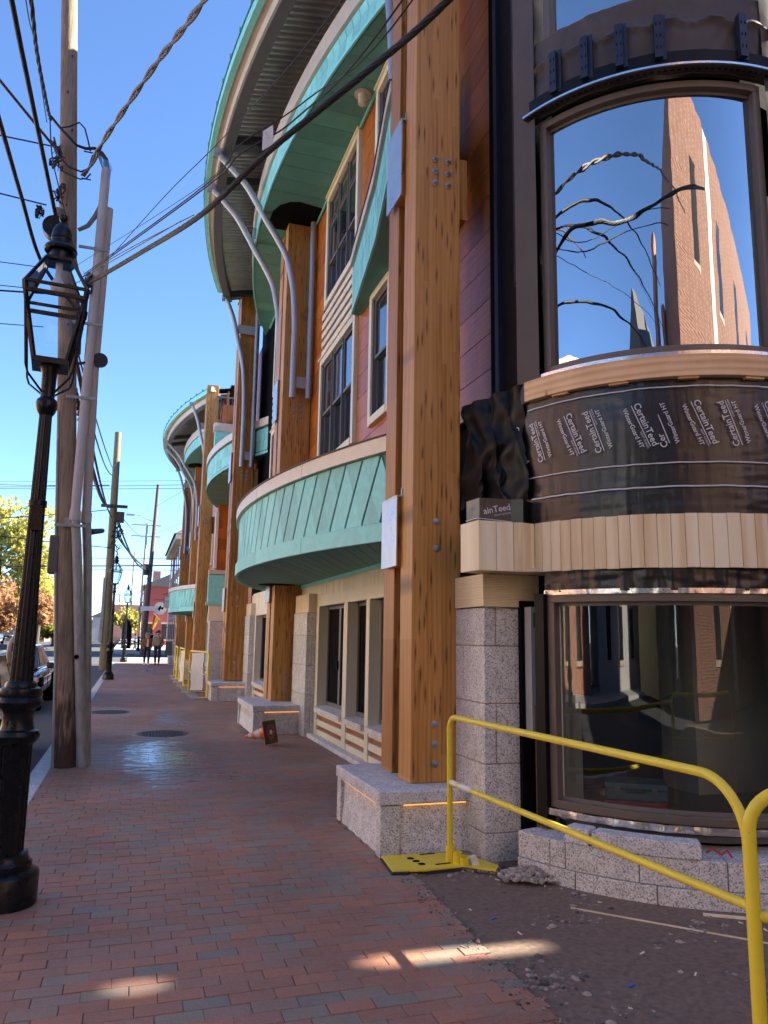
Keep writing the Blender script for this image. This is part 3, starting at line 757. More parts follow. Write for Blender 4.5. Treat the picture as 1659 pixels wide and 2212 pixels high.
# --- roof: curved eave, corrugated deck, rafters, drip edge
RC, RR = (24.2, 14.05), 23.38
def rx(y, r=RR): return RC[0]-math.sqrt(r*r-(y-RC[1])**2)
rf = mod(obj('roof', MB().ring(RC, RR-.16, RR-.10, 200.6, 164.8, 10.93, 10.99, 60), 'coping', BX))
obj('eave_beam', MB().ring(RC, RR-.40, RR-.22, 200.6, 164.8, 10.66, 10.90, 60), 'steel_dark', rf)
obj('eave_plate', MB().ring(RC, RR-.22, RR-.19, 200.6, 164.8, 10.70, 10.92, 60), 'coping', rf)
obj('gutter_bracket', MB().ring(RC, RR-.22, RR-.05, 200.6, 164.8, 10.93, 10.96, 60), 'coping', rf)
obj('gutter', MB().ring(RC, RR-.10, RR, 200.6, 164.8, 10.92, 11.10, 60), 'teal', rf)
obj('drip_edge', MB().ring(RC, RR-.05, RR+.02, 200.6, 164.8, 11.10, 11.12, 60), 'teal_dark', rf)
m = MB(); vs = []; fs = []
ny = 1500; ys = [6.2+14.1*i/ny for i in range(ny+1)]
for i, y_ in enumerate(ys):
    zz = .036*(1 if math.sin(y_*2*math.pi/.13) > .45 else (-1 if math.sin(y_*2*math.pi/.13) < -.45 else math.sin(y_*2*math.pi/.13)/.45))
    xe = rx(y_, RR-.3)
    vs += [(xe, y_, 10.93+zz), (3.6, y_, 10.93+zz+(3.6-xe)*.17)]
for i in range(ny): fs.append((2*i, 2*i+1, 2*i+3, 2*i+2))
m.add(vs, fs); obj('corrugated_deck', m, 'corr', rf, recalc=False)
m = MB(); vs = []
for y_ in [6.2+14.1*i/40 for i in range(41)]:
    xe = rx(y_, RR-.1); vs += [(xe, y_, 11.11), (3.6, y_, 11.11+(3.6-xe)*.17), (9, y_, 12.0)]
m.add(vs, [(3*i+k, 3*i+k+1, 3*i+k+4, 3*i+k+3) for i in range(40) for k in (0, 1)]); obj('roof_covering', m, 'teal_dark', rf)
for y_ in (7.0, 13.40, 14.75, 20.05):
    xe = rx(y_, RR-.3)
    obj('rafter', MB().hexa([(xe, y_-.11, 10.72), (xe, y_+.11, 10.72), (3.5, y_+.11, 11.16), (3.5, y_-.11, 11.16), (xe, y_-.11, 10.9), (xe, y_+.11, 10.9), (3.5, y_+.11, 11.34), (3.5, y_-.11, 11.34)]), 'steel_dark', rf)
yy = 6.6
while yy < 20:
    obj('roof_clip', MB().box(rx(yy)-.03, rx(yy)+.03, yy-.012, yy+.012, 11.12, 11.19), 'teal_dark', rf); yy += .62

# --- tubular steel brackets
def bracket(y, x_out, x_in, x_st, ztop=10.62, zb=6.0, r=.062, xr=None):
    """curved tube from the eave to the column, straight tube beside it, tie plates"""
    a = [(x_out, ztop)]
    prof = [(0, 1.0), (.12, .964), (.235, .926), (.345, .886), (.465, .825), (.61, .745), (.74, .679), (.87, .60), (.935, .517), (.975, .434), (1.0, .30), (1.0, .15), (1.0, 0)]
    pts = [(x_out+(x_in-x_out)*u, y, zb+(ztop-zb)*v) for u, v in prof]
    # smooth
    out = []
    for i in range(len(pts)-1):
        p0 = pts[max(i-1, 0)]; p1 = pts[i]; p2 = pts[i+1]; p3 = pts[min(i+2, len(pts)-1)]
        for k in range(5):
            t = k/5
            out.append(tuple(.5*((2*p1[j])+(-p0[j]+p2[j])*t+(2*p0[j]-5*p1[j]+4*p2[j]-p3[j])*t*t+(-p0[j]+3*p1[j]-3*p2[j]+p3[j])*t**3) for j in range(3)))
    out.append(pts[-1])
    b = mod(obj('roof_bracket', MB().tube(out, r, 18), 'steel', BX, smooth=True))
    obj('straight_tube', MB().tube([(x_st, y, zb+.01), (x_st, y, 10.35)], r*.92, 18), 'steel', b, smooth=True)
    def plate(z0, z1, xa, xb): obj('tie_plate', MB().box(xa, xb, y-.012, y+.012, z0, z1), 'steel', b)
    plate(9.70, 9.94, x_out+(x_in-x_out)*.57, x_st); plate(6.2, 6.42, x_in, x_st)
    cl = MB().box(x_out-.12, x_out+.04, y-.03, y+.03, ztop-.06, ztop+.14); cl.lathe([(.05, -.05), (.05, .05)], (x_out-.06, y, ztop+.04), n=12, axis='y')
    obj('clevis', cl, 'steel', b); obj('collar', MB().tube([out[1], out[2]], r*1.12, 18), 'steel', b)
bracket(13.53, .99, 2.56, 2.86); bracket(14.72, .99, 2.48, 2.80)
bracket(19.85, 1.85, 2.46, 2.715); bracket(7.05, 1.70, 2.33, 2.62)

# --- small balcony by the first column (end balcony), fascia arc
SB = [(2.86, 10.45), (2.83, 10.36), (2.70, 9.45), (2.52, 8.2), (2.38, 7.5), (2.27, 6.95), (2.22, 6.66)]
def poly_wall(pts, t, z0, z1):
    m = MB(); n = len(pts)
    vs = []
    for i, (x, y) in enumerate(pts):
        a = Vector(pts[max(i-1, 0)]); b = Vector(pts[min(i+1, n-1)]); d = (b-a).normalized(); q = Vector((-d.y, d.x))*t
        vs += [(x, y, z0), (x+q.x, y+q.y, z0), (x+q.x, y+q.y, z1), (x, y, z1)]
    fs = [(i*4+k, i*4+4+k, i*4+4+(k+1) % 4, i*4+(k+1) % 4) for i in range(n-1) for k in range(4)]+[(0, 1, 2, 3), (n*4-1, n*4-2, n*4-3, n*4-4)]
    return m.add(vs, fs)
def resample(pts, n):
    L = [0]
    for a, b in zip(pts, pts[1:]): L.append(L[-1]+math.dist(a, b))
    out = []
    for i in range(n+1):
        s = L[-1]*i/n
        for k in range(len(L)-1):
            if L[k] <= s <= L[k+1]+1e-9:
                t = (s-L[k])/(L[k+1]-L[k]); out.append(tuple(pts[k][j]+(pts[k+1][j]-pts[k][j])*t for j in range(2))); break
    return out
SBr = resample(SB[1:], 26)
sb = obj('end_balcony', poly_wall(SBr, .06, 6.42, 7.1), 'teal_dark', BX)
for i in range(len(SBr)-1):
    (x0, y0), (x1, y1) = SBr[i], SBr[i+1]
    for (za, zb, s0) in ((6.44, 6.74, .0), (6.74, 7.04, .5)):
        dx, dy = (x1-x0)*.45*(1 if s0 == 0 else -1), (y1-y0)*.45*(1 if s0 == 0 else -1)
        q = .012
        pts = [(x0+(dx if s0 == 0 else 0)*0-q, y0, za+.004), (x1-q, y1+.012, za+.004), (x1+dx*.8-q, y1+dy*.8+.012, zb-.004), (x0+dx*.8-q, y0+dy*.8, zb-.004)]
        obj('shingle', MB().hexa(pts+[(x-.012, y, z) for x, y, z in pts]), 'teal', sb)
obj('lip_board', poly_wall([(x-.03, y) for x, y in SBr], .03, 6.36, 6.43), 'teal', sb)
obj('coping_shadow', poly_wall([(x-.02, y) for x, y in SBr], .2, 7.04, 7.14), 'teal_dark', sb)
obj('coping', poly_wall([(x-.06, y) for x, y in SBr], .25, 7.14, 7.27), 'coping', sb)
obj('coping_cap', poly_wall([(x-.075, y) for x, y in SBr], .28, 7.272, 7.29), 'rust', sb)
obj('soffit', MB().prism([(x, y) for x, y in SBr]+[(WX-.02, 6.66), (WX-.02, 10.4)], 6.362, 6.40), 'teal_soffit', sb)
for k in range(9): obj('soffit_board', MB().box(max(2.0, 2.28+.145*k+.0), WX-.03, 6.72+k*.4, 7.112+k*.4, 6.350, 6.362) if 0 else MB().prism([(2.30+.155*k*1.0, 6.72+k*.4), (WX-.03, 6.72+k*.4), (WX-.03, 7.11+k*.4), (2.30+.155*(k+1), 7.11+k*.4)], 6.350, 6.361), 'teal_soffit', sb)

# second module: every part copied 23.15 m along the street
for o in MOD:
    c = copy_tree(o, o.parent); c.location.y += 23.15
# linking balcony and recessed wall between the modules
KC, KR = (15.0, 24.6), 13.0
lb = obj('link_balcony', MB().ring(KC, KR-.1, KR-.03, 203.5, 157, 6.42, 7.1, 40), 'teal_dark', BX)
slats(lb, KC, KR-.03, 203.5, 157, 6.46, 7.06, 44)
obj('lip_board', MB().ring(KC, KR-.03, KR, 203.5, 157, 6.36, 6.43, 40), 'teal', lb)
obj('coping', MB().ring(KC, KR-.3, KR+.03, 203.5, 157, 7.12, 7.34, 40), 'coping', lb)
obj('deck', MB().prism([(KC[0]+(KR-.1)*math.cos(R(203.5-46.5*i/40)), KC[1]+(KR-.1)*math.sin(R(203.5-46.5*i/40))) for i in range(41)], 6.37, 6.5), 'teal_soffit', lb)
for k in range(34):
    yk = 20+.27*k
    if abs(yk-24.6) < 4.6: obj('soffit_board', MB().box(KC[0]-math.sqrt(KR*KR-(yk+.13-KC[1])**2)+.06, 3.2, yk, yk+.262, 6.35, 6.369), 'teal_soffit', lb)
obj('link_wall', MB().box(3.3, 4.0, 21.2, 29.1, 0, 9.8), 'dark', BX)
rw = obj('return_wall', MB().box(2.74, 3.4, 28.2, 28.4, 2.4, 10.2), 'siding', BX)
for k in range(12): obj('siding_board', MB().box(2.76, 3.32, 28.16, 28.2, 3.9+k*.40, 4.29+k*.40), 'siding', rw)
obj('corner_trim', MB().box(2.66, 2.76, 28.13, 28.4, 4.0, 6.1), 'white', rw)
obj('coping', MB().box(2.5, 3.45, 28.0, 28.3, 3.78, 3.93), 'coping', rw)
obj('band', MB().box(2.5, 3.4, 28.05, 28.3, 2.75, 3.76), 'teal', rw)
obj('teal_sill', MB().box(2.45, 3.3, 28.0, 28.3, 2.66, 2.76), 'teal', rw)
obj('band', MB().box(2.56, 3.4, 28.1, 28.3, 2.1, 2.66), 'cream_bead', rw)
obj('granite_pier', MB().box(2.6, 3.4, 27.8, 28.4, -.1, 2.08), 'granite', rw)
obj('upper_band', MB().box(2.45, 3.3, 28.0, 28.3, 8.3, 9.1), 'teal', rw); obj('coping', MB().box(2.4, 3.3, 27.95, 28.3, 9.1, 9.4), 'coping', rw)
rl = MB()
for k in range(9): rl.box(2.5+k*.1, 2.52+k*.1, 27.95, 27.97, 9.4, 10.4)
rl.box(2.45, 3.4, 27.94, 27.98, 10.38, 10.44); obj('roof_railing', rl, 'steel_dark', rw)
for k in range(24):
    obj('siding_board', MB().box(3.26, 3.3, 21.2, 28.2, .6+k*.38, .975+k*.38), 'siding', BX)

# ================================================================== CORNER BAY UNDER CONSTRUCTION
C1, R1 = (4.317, 5.553), 1.552
def cp(a, z, r=R1): t = R(a); return (C1[0]+r*math.cos(t), C1[1]+r*math.sin(t), z)
BAY = thing('corner_bay', (4.317, 5.553, 0), 'round corner bay still wrapped in black membrane with big curved windows', 'building')
obj('core_wall', MB().lathe([(R1-.28, 5.86), (R1-.28, 6.48)], (*C1, 0), n=48), 'dark', BAY)
obj('side_facade', MB().box(4.6, 15.2, 5.5, 9, 0, 11.3), 'wall_grey', BAY)
obj('rear_wall', MB().box(2.93, 3.2, 5.5, 5.95, 2.47, 11.3), 'dark', BAY)
# near granite pier and pine beam on it
def near_pier():
    w = obj('granite_pier', MB().box(2.572, 2.898, 5.362, 6.85, -.1, 1.83), 'mortar', BAY)
    zs = [(-.1, .19), (.19, .68), (.68, 1.12), (1.12, 1.55), (1.55, 1.845)]
    for i, (z0, z1) in enumerate(zs):
        z0 += .004; z1 -= .004
        if i % 2 == 0 and i:
            obj('stone', MB().box(2.56, 2.652, 5.35, 6.85, z0, z1), 'granite', w, bevel=.005)
            obj('stone', MB().box(2.661, 2.91, 5.35, 5.9, z0, z1), 'granite', w, bevel=.005)
        else:
            obj('stone', MB().box(2.56, 2.91, 5.35, 5.74, z0, z1), 'granite', w, bevel=.005)
            obj('stone', MB().box(2.56, 2.91, 5.749, 6.85, z0, z1), 'granite', w, bevel=.005)
near_pier()
obj('pine_beam', MB().box(2.545, 3.03, 5.335, 5.88, 1.85, 2.10), 'pine_flat', BAY, bevel=.003)
obj('drip_strip', MB().box(2.57, 2.9, 5.33, 5.36, 1.843, 1.851), 'foil', BAY)
# vertical pine plank band: two flat facets then the curve
BP = [(2.365, 5.45), (2.385, 5.09), (2.66, 5.075), (2.70, 5.04)]
band = obj('plank_band', MB().ring(C1, R1-.09, R1-.03, 196, 300, 2.11, 2.46, 50), 'pine', BAY)
def plank(p, q, z0=2.10, z1=2.47, t=.022):
    p = Vector(p); q = Vector(q); d = (q-p).normalized(); n = Vector((-d.y, d.x))*t; g_ = d*.0018
    a, b = p+g_, q-g_
    dz = random.uniform(-.002, .002)
    obj('plank', MB().hexa([(a.x, a.y, z0+dz), (b.x, b.y, z0+dz), (b.x+n.x, b.y+n.y, z0+dz), (a.x+n.x, a.y+n.y, z0+dz), (a.x, a.y, z1+dz), (b.x, b.y, z1+dz), (b.x+n.x, b.y+n.y, z1+dz), (a.x+n.x, a.y+n.y, z1+dz)]), 'pine', band, bevel=.0018)
plank((2.60, 5.36), (2.36, 5.345)); plank((2.36, 5.345), (2.385, 5.07)); plank((2.385, 5.07), (2.525, 5.062)); plank((2.525, 5.062), (2.665, 5.055)); 
obj('soffit', MB().prism([(2.40, 5.10), (2.67, 5.08), (2.9, 5.0), (3.1, 5.34), (2.38, 5.33)], 2.104, 2.13), 'pine_flat', BAY)
a = 198.4
aa = [198.4, 201.1, 204.1, 207.1, 210.2, 213.4, 216.7, 219.9, 223.1, 226.1, 229.4, 232.6, 235.9, 239.3, 242.4, 245.8, 249.4, 252.8, 256.4, 259.8]
while aa[-1] < 296: aa.append(aa[-1]+3.35)
plank((2.665, 5.055), (2.725, 5.035)); plank((2.725, 5.035), cp(198.4, 0)[:2])
for a, b in zip(aa, aa[1:]): plank(cp(a, 0)[:2], cp(b, 0)[:2])
obj('soffit', MB().ring(C1, R1-.2, R1-.02, 196, 300, 2.105, 2.12, 50), 'pine_flat', BAY)
# wrapped band above the planks
def wavy_cyl(r, a0, a1, z0, z1, na, nz, amp, fr=(9, 3)):
    vs = []; fs = []
    for j in range(nz+1):
        for i in range(na+1):
            a = a0+(a1-a0)*i/na; z = z0+(z1-z0)*j/nz
            rr = r+amp*mnoise.noise(Vector((a*.12*fr[0]/9, z*fr[1], 2)))+amp*.5*mnoise.noise(Vector((a*.5, z*1.5, 7)))+amp*.35*mnoise.noise(Vector((a*.15, z*22, 9)))
            vs.append(cp(a, z, rr))
    for j in range(nz):
        for i in range(na): k = j*(na+1)+i; fs.append((k, k+1, k+na+2, k+na+1))
    return MB().add(vs, fs)
mem = obj('membrane', wavy_cyl(R1-.035, 190, 300, 2.66, 3.44, 170, 60, .006), 'membrane', BAY, smooth=True)
obj('membrane_lap', wavy_cyl(R1-.022, 193, 300, 2.455, 2.665, 170, 26, .009), 'membrane', mem, smooth=True)
obj('membrane_overlap', wavy_cyl(R1-.030, 190, 232.6, 2.68, 3.43, 90, 40, .006), 'membrane', mem, smooth=True)
def stripe(z, a0, a1, r=R1-.012, w=.008):
    m = MB(); n = 70; vs = []
    for i in range(n+1):
        a = a0+(a1-a0)*i/n; zz = z+.004*mnoise.noise(Vector((a*.3, z, 0)))
        vs += [cp(a, zz, r), cp(a, zz+w, r)]
    m.add(vs, [(2*i, 2*i+2, 2*i+3, 2*i+1) for i in range(n)]); obj('printed_line', m, 'letter', mem)
stripe(3.372, 196, 298, R1-.014); stripe(2.825, 196, 298, R1-.014); stripe(2.655, 197.5, 298, R1-.004, .010)
def lettering(a, z, rot, size, items, par, rr=R1-.013, flat=None):
    """print rows of text on the curved surface; u runs along the reading direction"""
    ca, sa = math.cos(R(rot)), math.sin(R(rot))
    for txt, u0, v0, sc, bold in items:
        if txt == '_':
            vs, fs = [(0, 0), (sc, 0), (sc, .006), (0, .006)], [(0, 1, 2, 3)]
        else: vs, fs = text2d(txt, sc, bold)
        out = []
        for x, y_ in vs:
            u, v = x+u0, y_+v0
            X, Z = u*ca-v*sa, u*sa+v*ca
            if flat: out.append(flat(X, Z))
            else: out.append(cp(a+math.degrees(X/rr), z+Z, rr))
        obj('lettering', MB().add(out, fs), 'letter', par, recalc=False)
brandF = [('CertainTeed', 0, 0, .066, .012), ('_', 0, -.018, .33, 0), ('SAINT-GOBAIN', .205, -.038, .019, .004), ('WinterGuard HT', .0, -.082, .044, .014)]
brandC = [('_', .02, -.018, .22, 0), ('WinterGuard HT', .0, -.082, .044, .014), ('Cer', 0, 0, .066, .012)]
for a in (192.6, 211.5, 230.2, 245.0, 263.5, 282):
    lettering(a-2.2, 3.265, -69, 0, brandF, mem)
for a in (200.2, 218.0, 252.6, 271, 290):
    lettering(a+1.6, 2.945, 108, 0, brandF, mem)
lettering(236.3, 2.945, 108, 0, brandC, mem)
# short box of membrane over the flat facets, printed scrap of the same text
bx = obj('membrane_box', MB().prism([(2.41, 5.34), (2.425, 5.14), (2.68, 5.125), (2.75, 5.06), (3.0, 5.3), (3.0, 5.34)], 2.46, 2.655), 'membrane', BAY)
lettering(0, 0, 12, 0, [('ainTeed', 0, 0, .07, .012), ('SAINT-GOBAIN', .08, -.03, .02, .004)], bx, flat=lambda X, Z: (2.46+X, 5.133-X*.055, 2.53+Z))
m = MB().bar((2.41, 5.135, 2.497), (2.685, 5.12, 2.482), .006, .006); m.bar((2.402, 5.33, 2.50), (2.417, 5.14, 2.50), .006, .006); obj('printed_line', m, 'letter', bx)
# loose black drape between the column and the bay
vs = []; fs = []; na, nz = 40, 46
for j in range(nz+1):
    v = j/nz
    for i in range(na+1):
        u = i/na
        z = 3.60-.93*v+(.10*v*(1-u)*math.sin(u*3))
        x = 2.61+.21*u-.03*v*v*(1-u)+.05*mnoise.noise(Vector((u*6, v*5, 6)))
        y_ = 5.86-.70*u-.10*math.sin(3.1*v)*(1-u)+.05*math.sin(u*9+v*3)*v+.035*math.sin(u*17-v*7)*(.3+v)+.07*mnoise.noise(Vector((u*4, v*5, 1)))+.03*abs(mnoise.noise(Vector((u*11, v*9, 3))))
        vs.append((x, y_, z))
for j in range(nz):
    for i in range(na): k = j*(na+1)+i; fs.append((k, k+1, k+na+2, k+na+1))
obj('loose_felt', MB().add(vs, fs), 'fabric_black', BAY, smooth=True)
# curved plywood sill ring with shim blocks
sill = obj('plywood_sill', MB().ring(C1, R1-.2, R1+.02, 196, 300, 3.44, 3.60, 60), 'plywood', BAY, bevel=.004)
for a in (205.5, 222, 239.5, 256.5): obj('shim', MB().ring(C1, R1-.15, R1+.005, a, a+5, 3.425, 3.44, 4), 'plywood', sill)
obj('foil_flashing', MB().ring(C1, R1-.16, R1-.01, 199, 300, 3.60, 3.635, 60), 'foil', sill)
# wall faces of felt: flat strip beside the siding and curved areas round the windows
obj('felt_wall', MB().box(2.905, 3.1, 5.1, 5.82, 3.4, 11.3), 'fabric_black', BAY)
obj('felt_column', MB().add(wavy_cyl(R1+.0, 192.5, 201.3, 3.44, 11.2, 14, 60, .004).v, wavy_cyl(R1+.0, 192.5, 201.3, 3.44, 11.2, 14, 60, .004).f), 'fabric_brown', BAY, smooth=True)
for (ya, yb, z0, z1) in ((5.66, 5.72, 3.42, 11), (5.30, 5.36, 4.55, 11)):
    ch = obj('metal_channel', MB().box(2.86, 2.905, ya, yb, z0, z1), 'navy_metal', BAY)
    obj('flange', MB().box(2.893, 2.905, yb, yb+.06, z0, z1), 'navy_metal', ch)
    sc = MB()
    z = z0+.1
    while z < 9:
        sc.lathe([(.005, 0), (.005, .006)], (2.853, (ya+yb)/2, z), n=6, axis='x'); z += .33
    obj('screw', sc, 'foil', ch)
# curved windows
def curved_window(a0, a1, z0, z1, gl, topcurve=0, r=R1-.06):
    w = obj('curved_window', MB().ring(C1, r-.09, r, a0, a1, z0, z0+.055, 60), 'frame_bronze', BAY, bevel=.004)
    zt = z1
    obj('frame_head', MB().ring(C1, r-.09, r, a0, a1, z1-.055, z1, 60), 'frame_bronze', w, bevel=.004)
    fa = 2.4
    obj('frame_jamb', MB().ring(C1, r-.09, r, a0, a0+fa, z0+.055, z1-.055, 3), 'frame_bronze', w, bevel=.004)
    obj('frame_jamb', MB().ring(C1, r-.09, r, a1-fa, a1, z0+.055, z1-.055, 3), 'frame_bronze', w, bevel=.004)
    obj('stop', MB().ring(C1, r-.075, r-.055, a0+fa, a1-fa, z0+.055, z0+.08, 60), 'sash_grey', w)
    obj('stop', MB().ring(C1, r-.075, r-.055, a0+fa, a1-fa, z1-.08, z1-.055, 60), 'sash_grey', w)
    vs = []; fs = []; n = 90
    for i in range(n+1):
        a = a0+fa+(a1-a0-2*fa)*i/n; vs += [cp(a, z0+.055, r-.06), cp(a, z1-.055, r-.06)]
    fs = [(2*i, 2*i+2, 2*i+3, 2*i+1) for i in range(n)]
    obj('pane', MB().add(vs, fs), gl, w, smooth=True, recalc=False)
    return w
uw = curved_window(201.3, 268.5, 3.64, 5.80, 'glass_coated')
curved_window(203.5, 268.5, 6.50, 8.9, 'glass_coated')
lw = curved_window(200.6, 296, .43, 1.93, 'glass_lower')
obj('felt_wall', wavy_cyl(R1-.01, 268.6, 300, 3.6, 11.2, 20, 60, .004), 'fabric_brown', BAY, smooth=True)
# felt spandrel between the two upper windows, with folds and clips
vs = []; fs = []; na, nz = 120, 34
for j in range(nz+1):
    for i in range(na+1):
        a = 200.5+(300-200.5)*i/na; v = j/nz; z = 5.83+.70*v
        fold = .035*math.exp(-((z-(6.27+.02*math.sin(a*.5)))/.03)**2)
        rr = R1-.03+fold+.02*mnoise.noise(Vector((a*.16, z*4, 4)))+.012*mnoise.noise(Vector((a*.5, z*9, 8)))
        vs.append(cp(a, z, rr))
for j in range(nz):
    for i in range(na): k = j*(na+1)+i; fs.append((k, k+1, k+na+2, k+na+1))
sp = obj('felt_spandrel', MB().add(vs, fs), 'fabric_brown', BAY, smooth=True)
obj('felt_strip', wavy_cyl(R1+.012, 199.5, 300, 5.86, 6.0, 90, 10, .006), 'fabric_black', sp, smooth=True)
for i, a in enumerate((208.0, 217.5, 227.1, 237.3, 260.0, 271)):
    c_ = obj('steel_clip', MB().ring(C1, R1-.0, R1+.055, a, a+2.1, 5.93, 6.29, 3), 'navy_metal', sp)
    obj('flange', MB().ring(C1, R1-.0, R1+.02, a+2.1, a+3.2, 5.93, 6.31, 3), 'navy_metal', c_)
    sl_ = MB()
    for z in (6.0, 6.10, 6.20):
        for q in (.45, 1.5): sl_.ring(C1, R1+.054, R1+.058, a+q, a+q+.25, z, z+.025, 1)
    obj('slot', sl_, 'dark', c_, kind='stuff')
obj('head_flashing', MB().ring(C1, R1-.06, R1+.06, 198.5, 275, 5.845, 5.862, 50), 'foil', BAY)
m = MB()
for k in range(40): m.ring(C1, R1+.0, R1+.02, 200+k*1.8, 200.9+k*1.8, 5.838, 5.844, 1)
obj('flashing_mesh', MB().ring(C1, R1-.08, R1+.055, 198.5, 275, 5.838, 5.845, 50), 'rust', BAY); obj('flashing_slots', m, 'dark', BAY, kind='stuff')
# ground floor: dark wrap above and beside the low window
obj('wrap_head', wavy_cyl(R1-.05, 200, 300, 1.95, 2.105, 150, 12, .02, (30, 3)), 'membrane', BAY, smooth=True)
obj('foil_tape', wavy_cyl(R1-.045, 200, 300, 1.93, 1.965, 150, 4, .01, (30, 8)), 'foil', BAY, smooth=True)
obj('foil_tape', wavy_cyl(R1-.03, 200.5, 300, .385, .43, 150, 4, .014, (30, 8)), 'foil', BAY, smooth=True)
obj('jamb_wrap', MB().ring(C1, R1-.16, R1-.02, 197.2, 200.5, .3, 1.94, 3), 'fabric_black', BAY)
hw = obj('house_wrap', MB().box(2.88, 3.2, 5.20, 5.30, .9, 1.85), 'wall_grey', BAY)
obj('rough_stud', MB().box(2.90, 3.0, 5.05, 5.2, .25, 1.12), 'pole_brown', BAY); obj('stud_gap', MB().box(2.85, 3.3, 5.3, 5.5, .2, 1.9), 'dark', BAY)
obj('print_band', MB().hexa([(2.90, 5.195, 1.70), (3.03, 5.195, 1.56), (3.03, 5.199, 1.56), (2.90, 5.199, 1.70), (2.90, 5.195, 1.81), (3.03, 5.195, 1.67), (3.03, 5.199, 1.67), (2.90, 5.199, 1.81)]), 'dark', hw)
lettering(0, 0, -50, 0, [('ETL', 0, 0, .10, .015), ('OFING', .03, .085, .035, .004)], hw, flat=lambda X, Z: (2.905+X, 5.19, 1.715+Z))
# granite base of the bay in two courses, ledge stones on it
bs_ = obj('bay_base', MB().ring(C1, R1-.25, R1+.13, 196, 300, -.1, .27, 60), 'mortar', BAY)
joint = [196, 205.5, 209.5, 226, 243.5, 262, 280, 300]
for a, b in zip(joint, joint[1:]): obj('stone', MB().ring(C1, R1-.26, R1+.145, a+.11, b-.11, .103, .272, 16), 'granite', bs_, bevel=.004)
for a, b in zip([196, 212, 229.5, 248, 268, 300], [212, 229.5, 248, 268, 300]): obj('stone', MB().ring(C1, R1-.26, R1+.155, a+.11, b-.11, -.12, .098, 16), 'granite', bs_, bevel=.004)
tag(obj('granite_block', MB().ring(C1, R1+.01, R1+.15, 209.5, 215.2, .274, .375, 4), 'granite_light', bevel=.006), 'short loose granite block on the ledge under the low curved window', 'stone block')
tag(obj('granite_block', MB().ring(C1, R1+.01, R1+.155, 216.0, 238.5, .274, .372, 24), 'granite_light', bevel=.006), 'long curved granite coping stone on the ledge under the low window', 'stone block')
tag(obj('wire_scrap', MB().tube([cp(240, .30, R1+.05), cp(241.5, .33, R1+.06), cp(243, .30, R1+.08), cp(244.5, .32, R1+.05), cp(245, .29, R1+.09)], .008, 6), plain('red_plastic', (.5, .03, .02), .4)), 'small red plastic cord scrap lying on the granite ledge', 'plastic scrap')
# room behind the low window
rm = obj('room_floor', MB().lathe([(R1-.2, .30), (R1-.2, .34)], (*C1, 0), n=48), 'steel_dark', BAY)
obj('room_wall', MB().box(2.95, 5.6, 7.0, 7.1, .3, 2.1), 'wall_grey', BAY) if 0 else None
bk = MB(); n = 24
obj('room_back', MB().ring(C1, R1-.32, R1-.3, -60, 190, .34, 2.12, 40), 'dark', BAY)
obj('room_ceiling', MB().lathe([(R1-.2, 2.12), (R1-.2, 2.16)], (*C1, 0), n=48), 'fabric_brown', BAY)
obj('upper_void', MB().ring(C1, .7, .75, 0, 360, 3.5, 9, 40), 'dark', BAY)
obj('jamb_lining', MB().box(3.0, 3.16, 4.98, 5.16, .35, 1.92), 'coping', BAY)
def toolbox(x, y, z, w, d, h, col, lab, rz):
    t = thing('toolbox', (x, y, z), lab, 'tool case', rz=R(rz))
    mm = plain('case_'+lab[:4], col, .5, var=.05)
    obj('case', MB().box(-w/2, w/2, -d/2, d/2, 0, h*.62), mm, t, bevel=.012, local=True)
    obj('lid', MB().box(-w/2-.004, w/2+.004, -d/2-.004, d/2+.004, h*.63, h), mm, t, bevel=.012, local=True)
    for s_ in (-.3, .3): obj('latch', MB().box(w*s_-.02, w*s_+.02, -d/2-.014, -d/2, h*.5, h*.75), 'sash_grey', t, local=True)
    obj('handle', MB().tube([(-.06, -d/2, h*.55), (-.06, -d/2-.03, h*.55), (.06, -d/2-.03, h*.55), (.06, -d/2, h*.55)], .008, 6), 'rubber', t, local=True)
toolbox(3.52, 4.86, .34, .42, .26, .15, (.42, .025, .025), 'red tool case on the floor behind the low curved window', -38)
toolbox(3.53, 4.88, .49, .42, .26, .12, (.05, .14, .17), 'blue grey tool case stacked on the red one behind the window', -35)
